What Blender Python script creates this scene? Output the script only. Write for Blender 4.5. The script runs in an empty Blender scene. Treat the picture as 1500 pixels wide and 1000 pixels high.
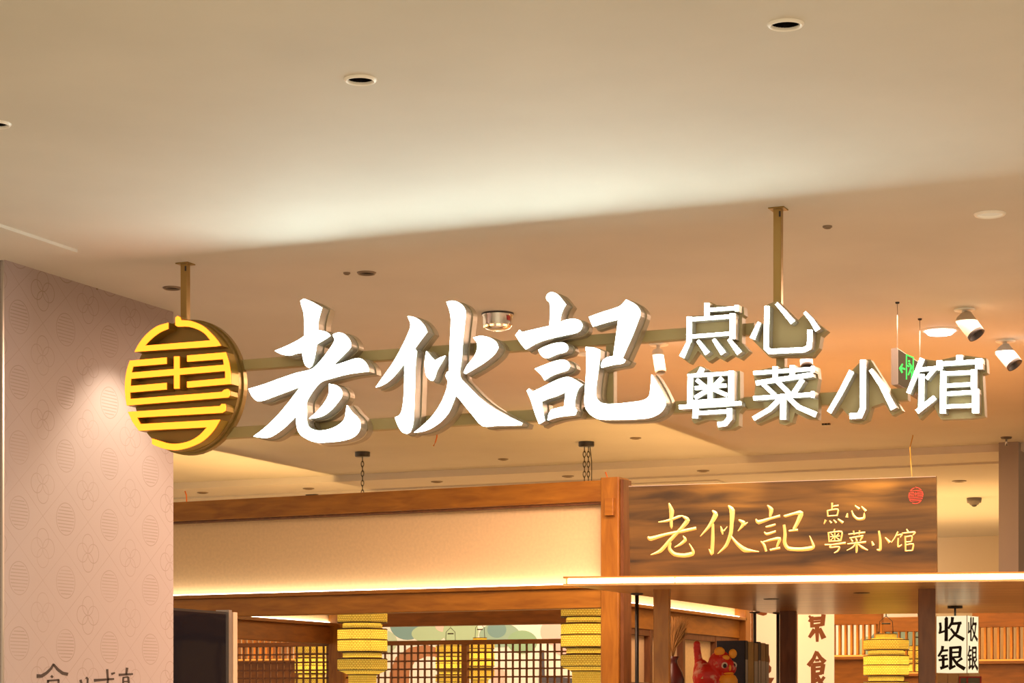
import bpy, math, random
from mathutils import Vector, Matrix
from mathutils.geometry import tessellate_polygon
random.seed(7)
C = bpy.context.scene.collection
PI = math.pi

# ------------------------------------------------------------------ camera, world, exposure
F = 3200.0; HZ = 1035.0; EYE = 1.6; YAW = math.radians(23.2)
cd = bpy.data.cameras.new('camera'); cam = bpy.data.objects.new('camera', cd); C.objects.link(cam)
cam.location = (0, 0, EYE); cam.rotation_euler = (PI/2, 0, YAW)
cd.sensor_width = 36; cd.lens = 36*F/1500; cd.shift_y = (HZ-500)/1500
cd.clip_start = .1; cd.clip_end = 200
bpy.context.scene.camera = cam
vs = bpy.context.scene.view_settings
vs.view_transform = 'Standard'; vs.look = 'None'; vs.gamma = 1; vs.use_curve_mapping = False; vs.exposure = 0.0
w = bpy.data.worlds.new('world'); bpy.context.scene.world = w; w.use_nodes = True
w.node_tree.nodes['Background'].inputs[0].default_value = (1.0, .70, .43, 1)
w.node_tree.nodes['Background'].inputs[1].default_value = 1.25
bpy.context.scene.cycles.max_bounces = 7
bpy.context.scene.cycles.sample_clamp_indirect = 4
bpy.context.scene.cycles.caustics_reflective = False
bpy.context.scene.cycles.caustics_refractive = False

sY, cY = math.sin(YAW), math.cos(YAW)
FW = Vector((-sY, cY, 0)); RT = Vector((cY, sY, 0)); UP = Vector((0, 0, 1)); EY = Vector((0, 0, EYE))
def ray(px, py): return FW + RT*((px-750)/F) + UP*((HZ-py)/F)
def at(px, py, d): return EY + ray(px, py)*d
def onX(px, py, X): r = ray(px, py); return EY + r*(X/r.x)
def onY(px, py, Y): r = ray(px, py); return EY + r*(Y/r.y)
def onZ(px, py, Z): r = ray(px, py); return EY + r*((Z-EYE)/r.z)
CEIL = 3.2

def lamp(name, kind, loc, energy, color, size=.1, rot=None, **k):
    l = bpy.data.lights.new(name, kind); l.energy = energy; l.color = color
    if kind == 'AREA':
        l.shape = 'RECTANGLE'; l.size = size; l.size_y = k.get('sy', size)
        if 'spread' in k: l.spread = k['spread']
    elif kind == 'SPOT':
        l.shadow_soft_size = size; l.spot_size = k.get('cone', 1.2); l.spot_blend = k.get('blend', .5)
    else: l.shadow_soft_size = size
    o = bpy.data.objects.new(name, l); C.objects.link(o); o.location = loc
    if 'aim' in k: o.rotation_euler = (Vector(k['aim'])-Vector(loc)).to_track_quat('-Z', 'Y').to_euler()
    elif rot: o.rotation_euler = rot
    return o
WARM = (1, .57, .20); WARM2 = (1, .74, .45); PINK = (1, .78, .58)
# ceiling downlights of the shop (down) and cove strips by the partitions, plus an added uplight
lamp('shop_light', 'AREA', (-5.6, 15.8, 3.13), 230, WARM, 5, (0, 0, 0), sy=4)
lamp('shop_light', 'AREA', (-3.7, 14.2, 3.13), 110, WARM, 1.8, (0, 0, 0), sy=4)
lamp('shop_uplight', 'AREA', (-4.10, 12.1, 2.28), 20, WARM, .05, (PI, 0, 0), sy=2.2)
lamp('shop_uplight', 'AREA', (-7.10, 12.1, 2.28), 26, WARM, .05, (PI, 0, 0), sy=2.2)
lamp('shop_uplight', 'AREA', (-5.5, 16.8, 2.4), 105, WARM, 6, (PI, 0, 0), sy=3)  # added wide uplight to brighten the far ceiling; no fixture holds it
lamp('mall_light', 'AREA', (-2.2, 9.0, 3.15), 380, (1, .62, .41), 4, (0, 0, 0), sy=2)
lamp('mall_light', 'AREA', (-1, 2.2, 3.15), 300, (.98, .92, .66), 4, (0, 0, 0), sy=4)
lamp('mural_fill', 'AREA', (-8.0, 18.6, 3.1), 110, (1, .84, .66), 6, aim=(-8.2, 19.9, 2.0), sy=.3)  # added fill that brightens the mural, no real fixture behind it

# ------------------------------------------------------------------ helpers
class MB:
    def __init__(s): s.v = []; s.f = []; s.sm = []
    def add(s, vs_, fs, smooth=False):
        b = len(s.v); s.v += [tuple(p) for p in vs_]; s.f += [[i+b for i in f] for f in fs]; s.sm += [smooth]*len(fs); return s
    def box(s, x0, x1, y0, y1, z0, z1, M=None):
        p = [Vector(q) for q in ((x0,y0,z0),(x1,y0,z0),(x1,y1,z0),(x0,y1,z0),(x0,y0,z1),(x1,y0,z1),(x1,y1,z1),(x0,y1,z1))]
        if M: p = [M @ q for q in p]
        return s.add(p, [(0,3,2,1),(4,5,6,7),(0,1,5,4),(1,2,6,5),(2,3,7,6),(3,0,4,7)])
    def bbox(s, x0, x1, y0, y1, z0, z1, b=.004):      # box with chamfered long edges (8-gon profile in y/z or x/y)
        lx, ly, lz = x1-x0, y1-y0, z1-z0
        if lz >= lx and lz >= ly:
            pr = [(x0+b,y0),(x1-b,y0),(x1,y0+b),(x1,y1-b),(x1-b,y1),(x0+b,y1),(x0,y1-b),(x0,y0+b)]
            vv = [(a,c,z0) for a,c in pr]+[(a,c,z1) for a,c in pr]
        elif lx >= ly:
            pr = [(y0+b,z0),(y1-b,z0),(y1,z0+b),(y1,z1-b),(y1-b,z1),(y0+b,z1),(y0,z1-b),(y0,z0+b)]
            vv = [(x0,a,c) for a,c in pr]+[(x1,a,c) for a,c in pr]
        else:
            pr = [(x0+b,z0),(x1-b,z0),(x1,z0+b),(x1,z1-b),(x1-b,z1),(x0+b,z1),(x0,z1-b),(x0,z0+b)]
            vv = [(a,y1,c) for a,c in pr]+[(a,y0,c) for a,c in pr]
        fs = [(i,(i+1)%8,(i+1)%8+8,i+8) for i in range(8)]+[tuple(range(7,-1,-1)), tuple(range(8,16))]
        return s.add(vv, fs)
    def prism(s, loops, y0, y1, back=True):
        """loops in (x,z): outer + holes; from y0 (front) to y1"""
        flat = [p for l in loops for p in l]; n = len(flat)
        tri = tessellate_polygon([[Vector((p[0], p[1], 0)) for p in l] for l in loops])
        fr = [(p[0], y0, p[1]) for p in flat]; bk = [(p[0], y1, p[1]) for p in flat]
        fs = [tuple(t) for t in tri]
        if back: fs += [tuple(i+n for i in reversed(t)) for t in tri]
        b = 0
        for l in loops:
            m = len(l); fs += [(b+i, b+(i+1) % m, b+(i+1) % m+n, b+i+n) for i in range(m)]; b += m
        return s.add(fr+bk, fs)
    def flat(s, loops, y0):
        flat = [p for l in loops for p in l]
        tri = tessellate_polygon([[Vector((p[0], p[1], 0)) for p in l] for l in loops])
        return s.add([(p[0], y0, p[1]) for p in flat], [tuple(t) for t in tri])
    def lathe(s, prof, n=24, M=None, smooth=True, rot=0, capb=False, capt=False):
        vv = []
        for r, z in prof:
            for k in range(n):
                a = rot+2*PI*k/n; q = Vector((r*math.cos(a), r*math.sin(a), z)); vv.append(M @ q if M else q)
        m = len(prof); fs = [(j*n+k, j*n+(k+1) % n, (j+1)*n+(k+1) % n, (j+1)*n+k) for j in range(m-1) for k in range(n)]
        s.add(vv, fs, smooth)
        b = len(s.v)-len(vv)
        if capb: s.f.append([b+k for k in range(n)][::-1]); s.sm.append(False)
        if capt: s.f.append([b+(m-1)*n+k for k in range(n)]); s.sm.append(False)
        return s
    def tube(s, pts, r, n=8, closed=False):
        pts = [Vector(p) for p in pts]; vv = []; m = len(pts)
        for i, p in enumerate(pts):
            a = pts[(i-1) % m] if (i or closed) else p; b = pts[(i+1) % m] if (i < m-1 or closed) else p
            t = (b-a).normalized(); u = t.cross(Vector((.3, .2, 1)) if abs(t.z) < .9 else Vector((1, .1, 0))).normalized(); q = t.cross(u)
            rr = r[i] if isinstance(r, (list, tuple)) else r
            for k in range(n):
                c = 2*PI*k/n; vv.append(p+u*rr*math.cos(c)+q*rr*math.sin(c))
        seg = m if closed else m-1
        fs = [(i*n+k, i*n+(k+1) % n, ((i+1) % m)*n+(k+1) % n, ((i+1) % m)*n+k) for i in range(seg) for k in range(n)]
        if not closed: fs += [tuple(range(n))[::-1], tuple(range((m-1)*n, m*n))]
        return s.add(vv, fs, True)
    def ball(s, c, r, n=14, M=None):
        c = Vector(c); r = Vector(r) if not isinstance(r, (int, float)) else Vector((r, r, r)); vv = []; h = n//2
        for j in range(h+1):
            t = PI*j/h
            for k in range(n):
                a = 2*PI*k/n; q = Vector((r.x*math.sin(t)*math.cos(a), r.y*math.sin(t)*math.sin(a), r.z*math.cos(t)))
                if M: q = M @ q
                vv.append(c+q)
        return s.add(vv, [(j*n+k, (j+1)*n+k, (j+1)*n+(k+1) % n, j*n+(k+1) % n) for j in range(h) for k in range(n)], True)
    def mesh(s, name, mat):
        me = bpy.data.meshes.new(name); me.from_pydata(s.v, [], s.f)
        me.polygons.foreach_set('use_smooth', s.sm)
        if mat: me.materials.append(mat)
        me.update(); return me
    def build(s, name, mat, parent=None, **k):
        o = bpy.data.objects.new(name, s.mesh(name, mat)); C.objects.link(o)
        if parent: o.parent = parent
        return tag(o, **k)
def tag(o, label=None, cat=None, group=None, kind=None):
    if label: o['label'] = label
    if cat: o['category'] = cat
    if group: o['group'] = group
    if kind: o['kind'] = kind
    return o
def thing(name, label, cat, loc=(0,0,0), rz=0, group=None, rx=0):
    o = bpy.data.objects.new(name, None); C.objects.link(o); o.empty_display_size = .05
    o.location = loc; o.rotation_euler = (rx, 0, rz); return tag(o, label, cat, group)
def struct(name, mb, mat, parent=None, label=None): return mb.build(name, mat, parent, kind=None if parent else 'structure', label=label)
def link_copy(src, loc=None, parent=None):
    c = src.copy(); C.objects.link(c)
    if parent: c.parent = parent
    if loc is not None: c.location = loc
    return c
def frame(loc, rz=0, rx=0): return Matrix.Translation(loc) @ Matrix.Rotation(rz, 4, 'Z') @ Matrix.Rotation(rx, 4, 'X')
def mapper(M, y=0.0):
    """pixel of the photograph -> (x, z) on the plane y of the frame M"""
    I = M.inverted(); o = I @ EY; R = I.to_3x3()
    def f(px, py):
        d = R @ ray(px, py); q = o + d*((y-o.y)/d.y); return (q.x, q.z)
    return f
def smooth(pts, n=3, corner=48):
    m = len(pts); P = [Vector(p[:2]) for p in pts]; cor = []
    for i in range(m):
        a = P[i]-P[i-1]; b = P[(i+1) % m]-P[i]
        cor.append(a.length < 1e-9 or b.length < 1e-9 or math.degrees(a.angle(b)) > corner)
    out = []
    for i in range(m):
        p1, p2 = P[i], P[(i+1) % m]; L = (p2-p1).length
        t1 = (p2-p1) if cor[i] else (p2-P[i-1]).normalized()*L
        t2 = (p2-p1) if cor[(i+1) % m] else (P[(i+2) % m]-p1).normalized()*L
        for k in range(n):
            t = k/n; h = (2*t**3-3*t*t+1, t**3-2*t*t+t, -2*t**3+3*t*t, t**3-t*t)
            q = p1*h[0]+t1*h[1]+p2*h[2]+t2*h[3]; out.append((q.x, q.y))
    return out
def offset(pts, d):
    m = len(pts); P = [Vector(p) for p in pts]
    A = sum(P[i].x*P[(i+1) % m].y-P[(i+1) % m].x*P[i].y for i in range(m)); s = 1 if A > 0 else -1; out = []
    for i in range(m):
        a = (P[i]-P[i-1]); b = (P[(i+1) % m]-P[i])
        if a.length < 1e-9 or b.length < 1e-9: out.append(tuple(P[i])); continue
        a.normalize(); b.normalize(); n1 = Vector((a.y, -a.x)); n2 = Vector((b.y, -b.x)); n = n1+n2
        n = n.normalized() if n.length > .2 else n1
        out.append(tuple(P[i]+n*d*s*min(1.6, 1/max(.5, n.dot(n1)))))
    return out
def bar(pts, w, w2=None):
    """outline of a polyline stroke; pts in px, constant (or linearly changing) width"""
    P = [Vector(p) for p in pts]; n = len(P); l, r = [], []; w2 = w2 or w
    for i, p in enumerate(P):
        a = (P[i]-P[i-1]).normalized() if i else None; b = (P[i+1]-P[i]).normalized() if i < n-1 else None
        t = (a+b).normalized() if a and b else (a or b); q = Vector((-t.y, t.x)); k = 1/max(.6, q.dot(Vector((-(a or b).y, (a or b).x))))
        hw = (w+(w2-w)*i/max(1, n-1))/2*k
        l.append(tuple(p+q*hw)); r.append(tuple(p-q*hw))
    return l+r[::-1]

# ------------------------------------------------------------------ materials
def lin(c): return tuple(((x/255)/12.92 if x/255 <= .04045 else ((x/255+.055)/1.055)**2.4) for x in c)+(1,)
def mat(name, col, rough=.6, metal=0, emit=None, es=0, noise=0, nscale=8, bump=0, bscale=60, coat=0, spec=None):
    m = bpy.data.materials.new(name); m.use_nodes = True; nt = m.node_tree; p = nt.nodes['Principled BSDF']
    c = tuple(col)+(1,) if len(col) == 3 else col
    p.inputs['Base Color'].default_value = c; p.inputs['Roughness'].default_value = rough; p.inputs['Metallic'].default_value = metal
    if coat: p.inputs['Coat Weight'].default_value = coat; p.inputs['Coat Roughness'].default_value = .15
    if spec is not None: p.inputs['Specular IOR Level'].default_value = spec
    if emit: p.inputs['Emission Color'].default_value = tuple(emit)+(1,) if len(emit) == 3 else emit; p.inputs['Emission Strength'].default_value = es
    if noise or bump:
        tc = nt.nodes.new('ShaderNodeTexCoord')
    if noise:
        nz = nt.nodes.new('ShaderNodeTexNoise'); nz.inputs['Scale'].default_value = nscale; nz.inputs['Detail'].default_value = 5
        nt.links.new(tc.outputs['Object'], nz.inputs['Vector'])
        r = nt.nodes.new('ShaderNodeValToRGB'); r.color_ramp.elements[0].position = .3; r.color_ramp.elements[1].position = .7
        r.color_ramp.elements[0].color = tuple(x*(1-noise) for x in c[:3])+(1,); r.color_ramp.elements[1].color = tuple(min(1, x*(1+noise)) for x in c[:3])+(1,)
        nt.links.new(nz.outputs['Fac'], r.inputs['Fac']); nt.links.new(r.outputs['Color'], p.inputs['Base Color'])
    if bump:
        nb = nt.nodes.new('ShaderNodeTexNoise'); nb.inputs['Scale'].default_value = bscale; nt.links.new(tc.outputs['Object'], nb.inputs['Vector'])
        b = nt.nodes.new('ShaderNodeBump'); b.inputs['Strength'].default_value = bump; b.inputs['Distance'].default_value = .01
        nt.links.new(nb.outputs['Fac'], b.inputs['Height']); nt.links.new(b.outputs['Normal'], p.inputs['Normal'])
    return m
def wood(name, dark, light, rough=.45, stretch=(1, 1, 12), sc=3, coat=0, bands=None):
    m = mat(name, light, rough, coat=coat); nt = m.node_tree; p = nt.nodes['Principled BSDF']
    tc = nt.nodes.new('ShaderNodeTexCoord'); mp = nt.nodes.new('ShaderNodeMapping'); mp.inputs['Scale'].default_value = stretch
    nt.links.new(tc.outputs['Object'], mp.inputs['Vector'])
    nz = nt.nodes.new('ShaderNodeTexNoise'); nz.inputs['Scale'].default_value = sc; nz.inputs['Detail'].default_value = 6; nz.inputs['Distortion'].default_value = .6
    nt.links.new(mp.outputs['Vector'], nz.inputs['Vector'])
    r = nt.nodes.new('ShaderNodeValToRGB'); e = r.color_ramp.elements; e[0].position = .3; e[1].position = .72
    e[0].color = tuple(dark)+(1,); e[1].color = tuple(light)+(1,)
    nt.links.new(nz.outputs['Fac'], r.inputs['Fac']); nt.links.new(r.outputs['Color'], p.inputs['Base Color'])
    b = nt.nodes.new('ShaderNodeBump'); b.inputs['Strength'].default_value = .15; b.inputs['Distance'].default_value = .003
    nt.links.new(nz.outputs['Fac'], b.inputs['Height']); nt.links.new(b.outputs['Normal'], p.inputs['Normal'])
    return m
def glow(name, col, s):
    return mat(name, (.8, .8, .8), .5, emit=col, es=s)

M = {}
M['plaster'] = mat('plaster', (.61, .595, .535), .75, noise=.05, nscale=1.6, bump=.35, bscale=1.7)
M['plaster_far'] = mat('plaster_far', (.66, .63, .58), .8)
M['floor'] = mat('floor_stone', (.42, .37, .31), .35, noise=.1, nscale=3)
M['white'] = mat('white_metal', (.75, .74, .72), .4)
M['trimring'] = mat('white_trim', (.88, .88, .84), .35)
M['dull_ring'] = mat('dull_ring', (.22, .17, .12), .4, .3)
M['barrel_beige'] = mat('barrel_beige', (.46, .40, .32), .5)
M['barrel_pale'] = mat('barrel_pale', (.46, .52, .58), .5)
M['black'] = mat('black_metal', (.02, .018, .018), .35)
M['reflector'] = mat('dark_reflector', (.012, .009, .009), .15, .3)
M['chrome'] = mat('chrome', (.7, .68, .66), .18, 1)
M['face_white'] = glow('lit_white_acrylic', (.84, 1.0, .94), 17.0)
M['face_yellow'] = mat('lit_yellow_acrylic', (.4, .2, .02), .5, emit=(3.4, .70, .04), es=1.0)
M['letter_side'] = mat('letter_return', (.40, .35, .28), .4, .2)
M['letter_back'] = mat('letter_tray', (.38, .30, .19), .45, .2)
M['back_plate'] = mat('back_plate', (.36, .275, .13), .5, .0)
M['rail'] = mat('beige_rail', (.38, .295, .13), .5, .0)
M['hanger'] = mat('brass_hanger', (.36, .23, .07), .35, .5)
M['emblem'] = mat('bronze_disc', (.30, .20, .06), .35, .6)
M['emblem_side'] = mat('gold_return', (.40, .25, .04), .4, .5)
M['wood'] = wood('warm_wood', (.25, .095, .010), (.42, .18, .020), .42, (2, 12, 12), 2.5)
M['wood_v'] = wood('warm_wood_upright', (.24, .09, .010), (.40, .17, .020), .42, (12, 12, 2), 2.5)
M['wood_dark'] = wood('dark_wood', (.10, .035, .012), (.19, .075, .025), .45, (12, 12, 2), 2.5)
M['wood_in'] = wood('inner_wood', (.17, .062, .012), (.27, .10, .018), .45, (2, 12, 12), 3)
M['laminate'] = wood('laminate', (.28, .15, .05), (.60, .36, .14), .3, (1.2, 14, 14), 2, coat=.15)
M['cream'] = mat('cream_linen', (.80, .62, .37), .7, noise=.05, nscale=60, bump=.05, bscale=300)
M['strip'] = glow('led_strip', (1, .80, .48), 14)
M['strip_soft'] = glow('led_cove', (1, .82, .60), 9)
M['orange_led'] = mat('orange_led', (.15, .05, .01), .6, emit=(1.3, .40, .05), es=1.0)
M['gold'] = mat('carved_gold', (.80, .55, .20), .35, .35)
M['red'] = mat('seal_red', (.42, .035, .02), .5)
M['ink'] = mat('black_ink', (.025, .012, .008), .6)
M['brown_ink'] = mat('brown_ink', (.19, .06, .02), .6)
M['paper'] = mat('paper_with_glow', (.75, .66, .50), .7, emit=(1, .84, .58), es=.35)  # emission in the banner cloth stands in for light shining through it
M['lamp_paper'] = mat('lamp_paper', (.45, .42, .3), .7, emit=(1, .87, .55), es=.95)
M['grey_stone'] = mat('grey_paint', (.30, .25, .23), .6)
M['glass_black'] = mat('black_glass', (.008, .008, .012), .06, bump=.3, bscale=2.2, spec=.12)
M['silver'] = mat('silver_edge', (.5, .47, .45), .3, .8)
M['exit_body'] = mat('exit_body', (.11, .095, .085), .5)
M['exit_face'] = mat('exit_face', (.03, .03, .022), .9, spec=0)
M['green'] = mat('exit_green', (.02, .2, .03), .9, emit=(.04, .80, .12), es=1.0, spec=0)
M['green_dim'] = M['green']
M['wire'] = mat('orange_wire', (.8, .22, .05), .5)
M['wire_tan'] = mat('tan_wire', (.55, .3, .05), .5)
M['label_red'] = mat('red_label', (.5, .05, .04), .5)

def wall_mat():
    m = mat('patterned_wallpaper', (.42, .31, .27), .62); nt = m.node_tree; L = nt.links; p = nt.nodes['Principled BSDF']
    tc = nt.nodes.new('ShaderNodeTexCoord'); sp = nt.nodes.new('ShaderNodeSeparateXYZ'); L.new(tc.outputs['Object'], sp.inputs[0])
    def m_(op, a, b=None, c=None):
        n = nt.nodes.new('ShaderNodeMath'); n.operation = op
        for i, x in enumerate((a, b, c)):
            if x is None: continue
            if isinstance(x, (int, float)): n.inputs[i].default_value = x
            else: L.new(x, n.inputs[i])
        return n.outputs[0]
    PU, PV = .290, .236
    def cell(s, off, per): return m_('MULTIPLY', m_('SUBTRACT', m_('FRACT', m_('ADD', m_('DIVIDE', s, per), off)), .5), per)
    u = cell(sp.outputs['Y'], U0, PU); v = cell(sp.outputs['Z'], V0, PV)
    u2 = cell(sp.outputs['Y'], U0+.5, PU); v2 = cell(sp.outputs['Z'], V0+.5, PV)
    def dist(a, b, ca=0, cb=0):
        a = m_('SUBTRACT', a, ca) if ca else a; b = m_('SUBTRACT', b, cb) if cb else b
        return m_('SQRT', m_('ADD', m_('MULTIPLY', a, a), m_('MULTIPLY', b, b)))
    def line(x, c, wd): return m_('LESS_THAN', m_('ABSOLUTE', m_('SUBTRACT', x, c)), wd)
    r = dist(u, v)
    marks = [line(r, .060, .0018)]
    st = m_('LESS_THAN', m_('ABSOLUTE', m_('SUBTRACT', m_('FRACT', m_('DIVIDE', v, .0125)), .5)), .16)
    marks.append(m_('MULTIPLY', st, m_('LESS_THAN', r, .054)))
    rh = m_('ADD', m_('DIVIDE', m_('ABSOLUTE', u), PU/2), m_('DIVIDE', m_('ABSOLUTE', v), PV/2))
    marks += [line(rh, 1.0, .010)]
    for a, b in ((.036, 0), (-.036, 0), (0, .036), (0, -.036)): marks.append(line(dist(u2, v2, a, b), .036, .0016))
    acc = marks[0]
    for q in marks[1:]: acc = m_('MAXIMUM', acc, q)
    nz = nt.nodes.new('ShaderNodeTexNoise'); nz.inputs['Scale'].default_value = 5; L.new(tc.outputs['Object'], nz.inputs['Vector'])
    fac = m_('MULTIPLY', acc, m_('MULTIPLY_ADD', nz.outputs['Fac'], .9, -.05))
    mx = nt.nodes.new('ShaderNodeMix'); mx.data_type = 'RGBA'
    mx.inputs[6].default_value = (.35, .29, .285, 1); mx.inputs[7].default_value = (.19, .13, .10, 1)
    L.new(fac, mx.inputs[0]); L.new(mx.outputs[2], p.inputs['Base Color'])
    return m
# phase of the pattern from one roundel seen in the photograph
q = onX(28, 942, -4.75); U0 = .5-(q.y/.290 % 1); V0 = .5-(q.z/.236 % 1)
M['wallpaper'] = wall_mat()
def lantern_mat():
    m = bpy.data.materials.new('woven_lantern'); m.use_nodes = True; nt = m.node_tree; L = nt.links
    for n in list(nt.nodes): nt.nodes.remove(n)
    out = nt.nodes.new('ShaderNodeOutputMaterial'); tc = nt.nodes.new('ShaderNodeTexCoord'); sp = nt.nodes.new('ShaderNodeSeparateXYZ'); L.new(tc.outputs['Object'], sp.inputs[0])
    at2 = nt.nodes.new('ShaderNodeMath'); at2.operation = 'ARCTAN2'; L.new(sp.outputs['Y'], at2.inputs[0]); L.new(sp.outputs['X'], at2.inputs[1])
    mu = nt.nodes.new('ShaderNodeMath'); mu.operation = 'MULTIPLY'; mu.inputs[1].default_value = .15; L.new(at2.outputs[0], mu.inputs[0])
    cb = nt.nodes.new('ShaderNodeCombineXYZ'); L.new(mu.outputs[0], cb.inputs[0]); L.new(sp.outputs['Z'], cb.inputs[1])
    br = nt.nodes.new('ShaderNodeTexBrick'); br.inputs['Scale'].default_value = 1; br.inputs['Brick Width'].default_value = .018; br.inputs['Row Height'].default_value = .0115
    br.inputs['Mortar Size'].default_value = .0019; br.inputs['Mortar Smooth'].default_value = .4
    br.inputs['Color1'].default_value = (.80, .59, .10, 1); br.inputs['Color2'].default_value = (.72, .52, .08, 1); br.inputs['Mortar'].default_value = (.36, .20, .02, 1)
    L.new(cb.outputs[0], br.inputs['Vector'])
    tr = nt.nodes.new('ShaderNodeBsdfTranslucent'); L.new(br.outputs['Color'], tr.inputs['Color'])
    df = nt.nodes.new('ShaderNodeBsdfDiffuse'); L.new(br.outputs['Color'], df.inputs['Color'])
    em = nt.nodes.new('ShaderNodeEmission'); L.new(br.outputs['Color'], em.inputs['Color']); em.inputs['Strength'].default_value = .46
    m1 = nt.nodes.new('ShaderNodeMixShader'); m1.inputs[0].default_value = .5; L.new(tr.outputs[0], m1.inputs[1]); L.new(df.outputs[0], m1.inputs[2])
    a = nt.nodes.new('ShaderNodeAddShader'); L.new(m1.outputs[0], a.inputs[0]); L.new(em.outputs[0], a.inputs[1]); L.new(a.outputs[0], out.inputs['Surface'])
    return m
M['lantern'] = lantern_mat()
M['lantern_rim'] = mat('lantern_rim', (.10, .055, .008), .5)
def board_mat():
    m = wood('carved_board', (.012, .006, .003), (.13, .068, .014), .28, (1.1, 6, 11), 1.6, coat=.25); return m
M['board'] = board_mat()

# ------------------------------------------------------------------ the setting
holes = [(528, 116, .034), (1151, 35, .034), (-6, 181, .034), (1450, 313, .042), (537, 399, .028), (252, 421, .028), (856, 518, .036)]
hc = [(onZ(px, py, CEIL), r) for px, py, r in holes]
STEP = 13.4; FARZ = CEIL-.045
outer = [(-14, -4), (8, -4), (8, STEP), (-14, STEP)]
loops = [outer]+[[(c.x+r*math.cos(2*PI*k/28), c.y+r*math.sin(2*PI*k/28)) for k in range(28)] for c, r in hc]
mb = MB(); fl = [p for l in loops for p in l]
tri = tessellate_polygon([[Vector((p[0], p[1], 0)) for p in l] for l in loops])
mb.add([(p[0], p[1], CEIL) for p in fl], [tuple(t)[::-1] for t in tri])
mb.add([(-14, -4, CEIL+.2), (8, -4, CEIL+.2), (8, STEP, CEIL+.2), (-14, STEP, CEIL+.2)], [(0, 1, 2, 3)])
ceil = struct('ceiling', mb, M['plaster'])
struct('ceiling', MB().box(-14, 8, STEP, 20.3, FARZ, CEIL+.2), M['plaster_far'])
struct('trim_1', MB().box(-14, 8, STEP+.55, STEP+.60, FARZ-.012, FARZ+.001), M['plaster_far'])
struct('trim_2', MB().box(-8, -4.6, STEP+.9, STEP+1.5, FARZ-.008, FARZ+.001), M['plaster_far'])
struct('trim_3', MB().box(-14, -4.41, -4, 6.43, CEIL-.011, CEIL+.001), M['plaster'])
struct('floor', MB().box(-14, 8, -4, 20.3, -.1, 0), M['floor'])
struct('wall_left', MB().bbox(-6.4, -4.75, 6.46, 7.604, 0, CEIL+.02, .006), M['wallpaper'])
struct('baseboard_left', MB().box(-6.41, -4.738, 6.448, 7.61, 0, .1), M['silver'])
struct('trim_4', MB().box(-4.7505, -4.744, 6.452, 6.462, .1, CEIL), M['silver'])
struct('wall_back', MB().box(-14, 8, 20, 20.3, 0, CEIL+.1), mat('back_wall', (.62, .50, .34), .7))
pr = onZ(1463, 648, CEIL); pe = onY(1492, 700, pr.y)
struct('wall_right', MB().bbox(pr.x, pe.x, pr.y, pr.y+1.0, 2.40, CEIL+.02, .003), M['grey_stone'])

# ------------------------------------------------------------------ the big sign
SY = 6.785
SM = frame((-3.08, SY, 2.4))
sign = thing('hanging_sign', 'large hanging shop sign of glowing white characters on beige rails with a round yellow emblem', 'sign', (-3.08, SY, 2.4))
FY = -.118                                             # front faces of the letters
mf = mapper(SM, FY)
def crop(ox, oy, s):
    def g(pts): return [(ox+p[0]/s, oy+p[1]/s) for p in pts]
    return g
def to(mp, pts): return [mp(*p) for p in pts]
c2 = crop(350, 420, 4.1652); c3 = crop(540, 420, 4.1667); c4 = crop(740, 410, 4.348)
LAO = [[(375,85),(395,73),(440,90),(505,127),(492,170),(480,225),(480,265),(515,270),(545,284),(555,298),(520,320),(472,350),(465,400),(452,455),(440,482),(425,493),(405,478),(392,440),(385,400),(350,405),(310,417),(260,410),(218,390),(290,360),(360,325),(398,300),(398,230),(395,160),(382,115)],
 [(572,292),(600,280),(635,285),(668,315),(682,350),(678,370),(640,410),(600,450),(568,482),(640,460),(700,440),(735,436),(765,455),(785,485),(790,515),(740,520),(660,532),(570,555),(503,577),(460,620),(430,665),(412,700),(412,760),(412,820),(425,855),(455,872),(500,877),(560,865),(610,840),(642,808),(652,760),(658,722),(690,765),(725,800),(738,830),(735,870),(705,910),(640,935),(560,945),(470,947),(410,925),(370,895),(352,850),(350,780),(315,820),(260,870),(200,910),(160,920),(88,912),(150,865),(220,800),(290,720),(340,655),(378,605),(300,635),(220,665),(122,697),(90,680),(70,650),(58,622),(150,595),(260,555),(350,525),(440,503),(480,470),(530,410),(565,360),(583,325)],
 [(548,592),(590,600),(620,625),(628,660),(600,705),(555,755),(500,790),(428,803),(480,755),(525,700),(548,650)]]
HUO = [[(237,180),(270,183),(310,205),(340,240),(355,275),(320,320),(278,378),(292,392),(288,420),(282,500),(280,600),(276,700),(273,790),(265,850),(250,885),(230,895),(205,885),(180,850),(160,797),(190,780),(205,740),(215,660),(218,560),(218,462),(170,525),(120,575),(80,600),(43,612),(90,545),(150,460),(205,360),(240,285),(256,230)],
 [(352,392),(375,420),(402,450),(435,432),(466,420),(450,450),(415,510),(403,550),(390,572),(370,565),(350,535),(342,480),(345,430)],
 [(638,310),(680,300),(730,308),(775,335),(790,370),(770,405),(720,450),(650,495),(590,530),(580,522),(600,480),(640,430),(662,380),(660,340)],
 [(475,92),(510,85),(550,97),(580,125),(590,160),(582,240),(572,340),(565,440),(555,545),(600,600),(680,680),(760,740),(850,790),(935,830),(930,843),(850,845),(770,847),(695,848),(640,790),(590,730),(550,680),(530,662),(515,700),(490,760),(450,810),(400,850),(340,878),(277,888),(330,845),(390,785),(440,710),(470,640),(482,590),(482,572),(470,545),(478,520),(490,515),(492,420),(498,300),(502,200),(495,150)]]
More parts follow.
